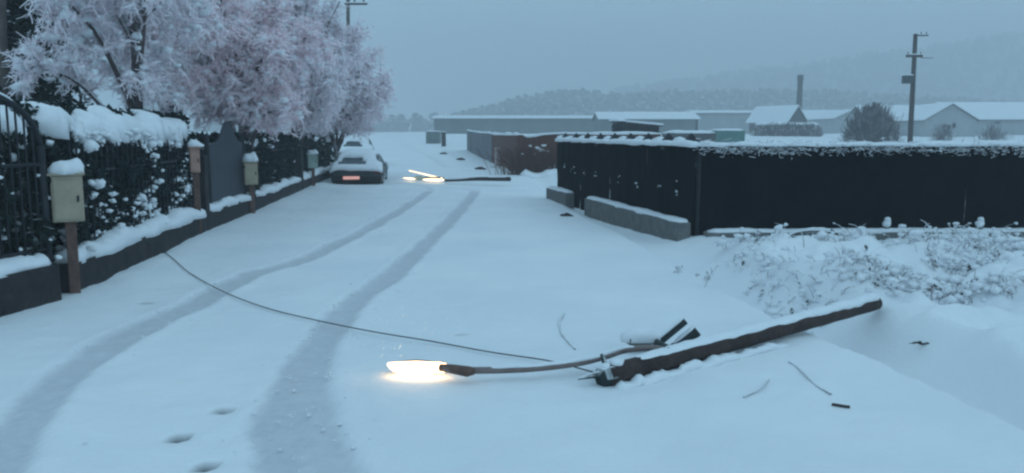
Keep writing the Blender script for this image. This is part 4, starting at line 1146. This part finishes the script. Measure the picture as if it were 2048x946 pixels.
# ------------------------------------------------------------------ second fallen lamp, up the road
q0, q1 = G(890, 361, .10), G(1020, 358, .22)
f2 = thing('fallen_street_lamp', 'distant fallen lamp pole with lit bowls and a modelled light streak lying across the road', 'street lamp', (q0[0], q0[1], zf(q0[0], q0[1])))
MB().tube(resample([q0, (q0 + q1) / 2 + np.array([0, 0, .03]), q1], 10), np.linspace(0.05, 0.075, 10), 10).build('pole', M['wood_pole'], f2)
mb = MB(); snow_strip(mb, resample([q0 + np.array([0, 0, .03]), q1 + np.array([0, 0, .04])], 10), 0.10, 0.05, 0.4, 0.4, 5, 0.08); mb.build('snow', M['snow'], f2)
ha, hb = G(888, 360, .10), G(846, 359, .11)
hs = MB().tube(resample([ha + np.array([0, 0.1, .05]), hb + np.array([0, .1, .05])], 8), np.array([.04, .07, .08, .08, .08, .07, .06, .03]), 10, True, .6).build('lamp_head', M['fitting'], f2)
MB().tube(resample([ha, hb], 8), np.array([.02, .045, .055, .055, .055, .05, .04, .02]), 10, True, .8).build('lamp_bowl', M['lamp_streak_on'], hs)
MB().tube([P(884, 357, ha[1] + .05), P(818, 341, ha[1] + .9)], [0.026, 0.012], 8).build('light_streak', M['lamp_streak_on'], f2)  # streak of light off the lamp, modelled as a thin tapering glowing rod
MB().tube(resample([G(846, 356, .12) + np.array([0, .05, 0]), G(828, 356, .12)], 5), [.07, .1, .1, .09, .05], 9, True, .8).build('lamp_socket', M['pale_green'], f2)
MB().tube(resample([G(829, 358, .1), G(806, 356, .1)], 6), [.03, .042, .04, .035, .025, .01], 9, True, .7).build('lamp_bowl', M['lamp_streak_on'], f2)

# ------------------------------------------------------------------ parked cars
def make_car(label, loc, rz, lit):
    L, W, Hc = 3.9, 1.66, 1.34
    o = thing('parked_car', label, 'car', loc, 'snow-covered cars parked by the left fence', rz)
    def loc_build(mb, name, m_, par=None, smooth=True, bev=0.0):
        ob = bpy.data.objects.new(name, mb.mesh(name, m_, smooth)); C.objects.link(ob)
        ob.parent = par or o
        if bev:
            b_ = ob.modifiers.new('bevel', 'BEVEL'); b_.width = bev; b_.segments = 3; b_.limit_method = 'ANGLE'
        return ob
    # side profile (y forward, z up); rear at y=0, slightly narrower towards the roof
    prof_ = [(0.06, .24), (0.0, .42), (0.03, .78), (0.14, .86), (0.62, 1.28), (0.95, Hc), (2.0, Hc), (2.75, .90), (3.75, .78), (3.9, .55), (3.86, .24)]
    v = []
    for sx in (-1, 1):
        for y, z in prof_:
            w = W / 2 * (1 - 0.22 * max(0, (z - .8)) / .5)
            v.append((sx * w, y, z))
    n = len(prof_)
    f = [(k, (k + 1) % n, n + (k + 1) % n, n + k) for k in range(n)]
    body = MB().add(v, f, [list(range(n))[::-1]], [[n + k for k in range(n)]])
    bd = loc_build(body, 'body', M['car_paint'], None, False, 0.05)
    wv = [(-.62, .17, .90), (.62, .17, .90), (.52, .58, 1.25), (-.52, .58, 1.25)]
    wv = np.array(wv) + np.array([0, -0.035, 0.015])
    loc_build(MB().add(np.vstack([wv, wv + np.array([0, .05, -.04])]), [[0, 1, 2, 3], [7, 6, 5, 4], [0, 4, 5, 1], [1, 5, 6, 2], [2, 6, 7, 3], [3, 7, 4, 0]]), 'rear_window', M['glass'], bd, False)
    for sx in (-1, 1):
        sw = np.array([(sx * (W / 2 - .045), .6, .92), (sx * (W / 2 - .045), 2.55, .92), (sx * (W / 2 * .80), 1.95, 1.27), (sx * (W / 2 * .80), .85, 1.27)]) + np.array([sx * .02, 0, 0])
        loc_build(MB().add(np.vstack([sw, sw - np.array([sx * .05, 0, 0])]), [[0, 1, 2, 3], [7, 6, 5, 4], [0, 4, 5, 1], [1, 5, 6, 2], [2, 6, 7, 3], [3, 7, 4, 0]]), 'side_window', M['glass'], bd, False)
    bm_ = MB().box((0, -0.03, .38), (W * .98, .16, .20)); loc_build(bm_, 'bumper', M['rubber'], None, False, .04)
    for sx in (-1, 1):
        lit_ = lit and sx < 0
        w = .54 if lit_ else .26
        loc_build(MB().box(((-0.16 if lit_ else .68) * 1.0 if sx > 0 or lit_ else -.68, -0.07 if lit_ else -.005, .43 if lit_ else .66), (w, .10 if lit_ else .05, .12 if lit_ else .15)), 'tail_light', M['tail_on'] if lit_ else M['tail_off'], None, False, .02)
    for sx in (-1, 1):
        for y in (.72, 3.1):
            th = np.linspace(0, 2 * np.pi, 20, endpoint=False)
            t_ = MB().tube([(sx * (W / 2 - .17), y, .29), (sx * (W / 2 + .01), y, .29)], [.29, .29], 20)
            wh = loc_build(t_, 'wheel', M['rubber'], None, False, .02)
            loc_build(MB().tube([(sx * (W / 2 - .02), y, .29), (sx * (W / 2 + .02), y, .29)], [.18, .16], 14), 'rim', M['chrome'], wh)
    # one quilt of snow over boot lid, rear glass, roof and bonnet
    xs = np.linspace(-1, 1, 17); cv = [(-0.06, .70), (0.0, .80), (.05, .86), (.14, .90), (.30, 1.02), (.45, 1.16), (.62, 1.33), (.95, 1.42), (1.5, 1.45), (2.0, 1.42), (2.4, 1.16), (2.8, .98), (3.4, .92), (3.75, .84), (3.9, .6)]
    cv = np.array(cv); V_ = []
    for y, z in cv:
        for x in xs:
            w = (W / 2 + .02) * (1 - 0.20 * max(0, (z - .85)) / .5)
            V_.append((x * w, y, z + 0.03 - (.10 if z < 1.1 else .30) * abs(x) ** 6))
    V_ = np.array(V_); V_ += (0.025 * fbm(V_ / .3 + loc[1], 5))[:, None] * np.array([0.3, 0.6, 1])
    # a bare arc of glass shows under the snow of the rear window
    K_, m2 = len(cv), len(xs); kq = np.arange(K_ - 1)[:, None] * m2 + np.arange(m2 - 1)[None]
    q = np.stack([kq, kq + 1, kq + m2 + 1, kq + m2], -1).reshape(-1, 4)
    cn_ = V_[q].mean(1)
    hole = (cn_[:, 1] > .10) & (cn_[:, 1] < .46) & (np.abs(cn_[:, 0] + .18) < .52 - (cn_[:, 1] - .1) * .7)
    mb_ = MB().add(V_, q[~hole]); so = loc_build(mb_, 'snow', M['snow'])
    md = so.modifiers.new('thick', 'SOLIDIFY'); md.thickness = 0.07; md.offset = 0.3
    return o
c = G(712, 369)
make_car('near dark parked car buried in snow with one orange tail light glowing', (c[0] + 0.02, c[1], zf(c[0], c[1]) - 0.14), R(6), True).scale = (1, 1, 0.84)
c2 = P(712, 300, 40)
make_car('second snow-covered parked car, just showing behind the one with the orange light', (c2[0], 40, zf(c2[0], 40) + 0.05), R(9), False)

# ------------------------------------------------------------------ buildings across the field
def barn(name, label, px0, px1, Y, yeave, yridge, dep, wall, ridge='x', cat='barn', over=0.4, group=None, roof_t=0.22, doors=(), zb=None):
    """ridge 'x': eaves face the camera; ridge 'y': a gable faces the camera"""
    a, b = P(px0, HZ, Y)[0], P(px1, HZ, Y)[0]
    z0 = zf((a + b) / 2, Y) - 0.4 if zb is None else zb
    ze, zr = P(px0, yeave, Y)[2], P(px0, yridge, Y + (dep / 2 if ridge == 'x' else 0))[2]
    o = thing(name, label, cat, ((a + b) / 2, Y, z0 + .4), group)
    ym = Y + dep / 2
    if ridge == 'x':
        v = [(a, Y, z0), (b, Y, z0), (b, Y + dep, z0), (a, Y + dep, z0), (a, Y, ze), (b, Y, ze), (b, Y + dep, ze), (a, Y + dep, ze), (a, ym, zr), (b, ym, zr)]
        f4 = [[0, 1, 5, 4], [2, 3, 7, 6]]; f5 = [[1, 2, 6, 9, 5], [3, 0, 4, 8, 7]]
        sl = [[(a - over, Y - over, ze - over * (zr - ze) / (dep / 2)), (b + over, Y - over, ze - over * (zr - ze) / (dep / 2)), (b + over, ym, zr), (a - over, ym, zr)],
              [(b + over, Y + dep + over, ze - over * (zr - ze) / (dep / 2)), (a - over, Y + dep + over, ze - over * (zr - ze) / (dep / 2)), (a - over, ym, zr), (b + over, ym, zr)]]
    else:
        xm = (a + b) / 2; hw = (b - a) / 2; dz = over * (zr - ze) / hw
        v = [(a, Y, z0), (b, Y, z0), (b, Y + dep, z0), (a, Y + dep, z0), (a, Y, ze), (b, Y, ze), (b, Y + dep, ze), (a, Y + dep, ze), (xm, Y, zr), (xm, Y + dep, zr)]
        f4 = [[1, 2, 6, 5], [3, 0, 4, 7]]; f5 = [[0, 1, 5, 8, 4], [2, 3, 7, 9, 6]]
        sl = [[(a - over, Y - over, ze - dz), (xm, Y - over, zr), (xm, Y + dep + over, zr), (a - over, Y + dep + over, ze - dz)],
              [(xm, Y - over, zr), (b + over, Y - over, ze - dz), (b + over, Y + dep + over, ze - dz), (xm, Y + dep + over, zr)]]
    MB().add(v, f4, f5).build('wall', wall, o, False)
    for s_ in sl:
        s_ = np.array(s_)
        lo, hi = s_ + np.array([0, 0, .03]), s_ + np.array([0, 0, .09])
        fs = [[0, 1, 2, 3], [7, 6, 5, 4], [0, 4, 5, 1], [1, 5, 6, 2], [2, 6, 7, 3], [3, 7, 4, 0]]
        rf = MB().add(np.vstack([lo, hi]), fs).build('roof', M['dark_wood'], o, False)
        lo, hi = s_ + np.array([0, 0, .094]), s_ + np.array([0, 0, .094 + roof_t])
        MB().add(np.vstack([lo, hi]), fs).build('roof_snow', M['snow'], rf, False, 0.06)
    for (p0, p1, y0_, y1_) in doors:
        xa, xb = P(p0, HZ, Y)[0], P(p1, HZ, Y)[0]; za, zc = P(p0, y0_, Y)[2], P(p0, y1_, Y)[2]
        MB().box(((xa + xb) / 2, Y - .03, (za + zc) / 2), (xb - xa, .08, abs(zc - za))).build('door', M['dark_open'], o, False)
    return o
barn('long_barn', 'very long low grey-green barn with a thin snowy roof edge behind the road', 868, 1205, 150, 238, 234, 9, M['barn_wall'])
barn('low_barn', 'low barn with a broad snowy roof right of the longest barn', 1200, 1395, 132, 239, 227, 10, M['barn_wall'], doors=[(1391, 1395, 240, 262)])
barn('low_barn', 'pale low barn with a flat snowy roof left of the small gabled house', 1390, 1555, 165, 227, 223.5, 10, M['pale_wall'])
hs_ = barn('gabled_house', 'small house with a dark gable end and steep snowy roof', 1568, 1614, 140, 240, 213, 9, M['dark_wood'], 'y', 'house', 0.5)
hs_.rotation_euler.z = R(28)
barn('gabled_barn', 'small pale gabled barn right of the dark gabled house', 1668, 1734, 172, 237, 221, 14, M['pale_wall'], 'y', 'barn', 0.4)
barn('low_barn', 'snowy-roofed barn between the dark gabled house and the small pale gable', 1615, 1690, 190, 238, 222, 9, M['pale_wall'])
barn('low_barn', 'snowy-roofed barn directly behind the dark leaning utility pole', 1735, 1882, 150, 239, 213, 10, M['pale_wall'])
barn('gabled_barn', 'tall pale gable end with snowy slopes right of the utility pole', 1848, 1952, 112, 240, 209, 8, M['pale_wall'], 'y', 'barn', 0.3, doors=[(1884, 1900, 250, 272), (1904, 1910, 246, 256)])
barn('long_barn', 'long pale barn with a deep white roof at the right edge', 1915, 2180, 118, 239, 208, 12, M['pale_wall'], doors=[(1988, 1998, 244, 247)])
# chimney behind the little house
cb = P(1597, 240, 152); ct = P(1598, 150, 152)
o = thing('chimney_stack', 'tall thin dark chimney rising behind the dark gabled house', 'chimney', (cb[0], 152, zf(cb[0], 152)))
MB().tube([(cb[0], 152, zf(cb[0], 152) - .3), (cb[0], 152, ct[2] - 1)], [0.55, 0.48], 10).build('shaft', M['dark_wood'], o)
MB().tube([(cb[0], 152, ct[2] - 1), (cb[0], 152, ct[2])], [0.56, 0.54], 10).build('cap', M['dark_wood'], o)
# open lean-to with a dark round tank, just behind the netted fence
Yb = 46
o = thing('lean_to_shed', 'dark open lean-to with a sloping snowy roof behind the netted fence', 'shed', put_z(P(1285, 275, Yb)))
a, b = P(1252, 268, Yb), P(1318, 268, Yb); zb = zf(a[0], Yb) - .2; za, zc = P(1252, 246, Yb)[2], P(1318, 253, Yb)[2]
MB().add([(a[0], Yb, zb), (b[0], Yb, zb), (b[0], Yb + 2.2, zb), (a[0], Yb + 2.2, zb), (a[0], Yb, za), (b[0], Yb, zc), (b[0], Yb + 2.2, zc), (a[0], Yb + 2.2, za)], [[0, 1, 5, 4], [1, 2, 6, 5], [2, 3, 7, 6], [3, 0, 4, 7]]).build('wall', M['dark_open'], o, False)
s_ = np.array([(a[0] - .7, Yb - .2, za + .06), (b[0] + .2, Yb - .2, zc), (b[0] + .2, Yb + 2.4, zc), (a[0] - .7, Yb + 2.4, za + .06)])
fs = [[0, 1, 2, 3], [7, 6, 5, 4], [0, 4, 5, 1], [1, 5, 6, 2], [2, 6, 7, 3], [3, 7, 4, 0]]
MB().add(np.vstack([s_, s_ + np.array([0, 0, .05])]), fs).build('roof', M['dark_wood'], o, False)
MB().add(np.vstack([s_ + np.array([0, 0, .054]), s_ + np.array([0, 0, .17])]), fs).build('roof_snow', M['snow'], o, False, .03)
c = P(1241, 256, Yb - 1.2)
o = thing('round_tank', 'dark round tank standing at the left end of the lean-to shed', 'tank', (c[0], c[1], zf(c[0], c[1])))
MB().tube([(c[0], c[1] - .4, c[2]), (c[0], c[1] - .35, c[2]), (c[0], c[1] + .75, c[2]), (c[0], c[1] + .8, c[2])], [.34, .42, .42, .34], 20).build('drum', M['dark_open'], o)
for dx in (-.3, .3): MB().box((c[0] + dx, c[1] + .2, (zf(c[0], c[1]) + c[2] - .3) / 2), (.1, .5, c[2] - .3 - zf(c[0], c[1]) + .1)).build('leg', M['iron'], o, False)
mb = MB(); snow_strip(mb, [(c[0], c[1] + t, c[2] + .37) for t in (-.4, 0, .4, .8)], .5, .14, .3, .3, 8, .06); mb.build('snow', M['snow'], o)
# low snowy roofs and the green container in the yard
def lowbox(name, label, cat, px0, px1, Y, y0, y1, dep, m_, snow=.2):
    a, b = P(px0, y1, Y), P(px1, y1, Y); zt = P(px0, y0, Y)[2]; zb = zf((a[0] + b[0]) / 2, Y)
    o = thing(name, label, cat, ((a[0] + b[0]) / 2, Y, zb))
    MB().box(((a[0] + b[0]) / 2, Y + dep / 2, (zb - .2 + zt) / 2), (b[0] - a[0], dep, zt - zb + .2)).build('body', m_, o, False, .02)
    for k in range(5):
        x = a[0] + (b[0] - a[0]) * (k + .5) / 5
        MB().box((x, Y - .02, (zb + zt) / 2), (.08, .05, (zt - zb) * .9)).build('rib', m_, o, False)
    mb = MB(); snow_strip(mb, [(a[0] + (b[0] - a[0]) * t, Y + dep / 2, zt - .01) for t in np.linspace(-.02, 1.02, 8)], dep + .2, snow, .25, 1.0, 8, .3, .03); mb.build('snow', M['snow'], o)
    return o
lowbox('container', 'small bright green container with snow on top in the yard', 'container', 1427, 1490, 88, 261, 272, 2.2, M['green_paint'])
lowbox('low_shed', 'low dark shed roof with snow just behind the fence corner', 'shed', 1336, 1432, 72, 266, 282, 3, M['dark_wood'], .25)
lowbox('kiosk', 'small grey kiosk at the far end of the road left of the longest barn', 'kiosk', 852, 878, 84, 263, 284, 2.5, M['barn_wall'])
lowbox('gate_pillar', 'dark gate pillar beside the small grey kiosk far up the road', 'pillar', 883, 891, 76, 264, 285, .6, M['dark_wood'], .15)
# hedge and bare bush before the barns
def far_hedge(name, label, px0, px1, Y, ytop, dep, n, seed, bare=False, cat='hedge'):
    r = np.random.default_rng(seed); a, b = P(px0, HZ, Y)[0], P(px1, HZ, Y)[0]; zt = P(px0, ytop, Y)[2]
    zb = zf((a + b) / 2, Y)
    o = thing(name, label, cat, ((a + b) / 2, Y, zb))
    t = r.uniform(-1, 1, n); hh = (zt - zb) * (1 - (np.abs(t) ** (2.2 if bare else 6)) * .75)
    base = np.stack([(a + b) / 2 + t * (b - a) / 2 * (.75 if bare else 1), Y + r.uniform(0, dep, n), np.full(n, zb)], 1)
    tip = base + np.stack([t * (b - a) * .12 * bare + r.normal(0, .35, n), r.normal(0, .3, n), hh * r.uniform(.45, 1.05, n)], 1)
    mid = (base + tip) / 2 + r.normal(0, .15, (n, 3))
    mb = MB(); mb.prisms(np.stack([base, mid, tip], 1), np.full((n, 3), 0.026 if bare else .07)); mb.build('branches', M['far_bush'], o, False)
    if not bare:
        mb = MB(); snow_strip(mb, [((a + (b - a) * u), Y + dep / 2, zt - .25) for u in np.linspace(.02, .98, 10)], dep, .35, .4, 2.0, seed, .4, .1); mb.build('snow', M['snow'], o)
far_hedge('clipped_hedge', 'long dark hedge with snow on top before the dark gabled house', 1512, 1642, 112, 245, 1.6, 1600, 5)
far_hedge('bare_bush', 'big bare brown bush left of the dark leaning utility pole', 1708, 1802, 70, 207, 2.2, 2600, 6, True, 'bush')
far_hedge('bare_bush', 'small bare bush before the tall pale gable end', 1872, 1912, 96, 246, 1.5, 150, 8, True, 'bush')
far_hedge('bare_bush', 'thin bare bush before the long pale barn at the right edge', 1965, 2025, 98, 245, 1.5, 150, 9, True, 'bush')

# snowflakes caught in the light over the lamp
r = np.random.default_rng(15)
fp = np.array([P(px, py, Yd) for px, py, Yd in zip(r.normal(830, 45, 46), r.uniform(590, 715, 46), r.uniform(5.3, 5.9, 46))])
d = np.array([0.018, 0, 0.034]); tl = np.stack([fp, fp + d * r.uniform(.4, 1.0, (46, 1))], 1)
mb = MB(); mb.prisms(tl, np.full((46, 2), .0024)); tag(mb.build('snowflakes', M['snow'], smooth=False), 'falling snowflakes glinting above the lit lamp', 'snowflakes', kind='stuff')

# ------------------------------------------------------------------ haze
hz = MB().box((100, 690, 72), (1600, 1520, 147)).build('haze', None, None, False)
hm = bpy.data.materials.new('dusk_haze'); hm.use_nodes = True; ht = hm.node_tree; ht.nodes.clear()
ho = ht.nodes.new('ShaderNodeOutputMaterial'); hv = ht.nodes.new('ShaderNodeVolumePrincipled')
hv.inputs['Color'].default_value = (0.95, 0.97, 1.0, 1); hv.inputs['Density'].default_value = 0.0027
hv.inputs['Anisotropy'].default_value = 0.0
ht.links.new(hv.outputs[0], ho.inputs['Volume'])
hz.data.materials.append(hm)
tag(hz, 'pale blue winter haze filling the valley air', 'haze', kind='stuff')
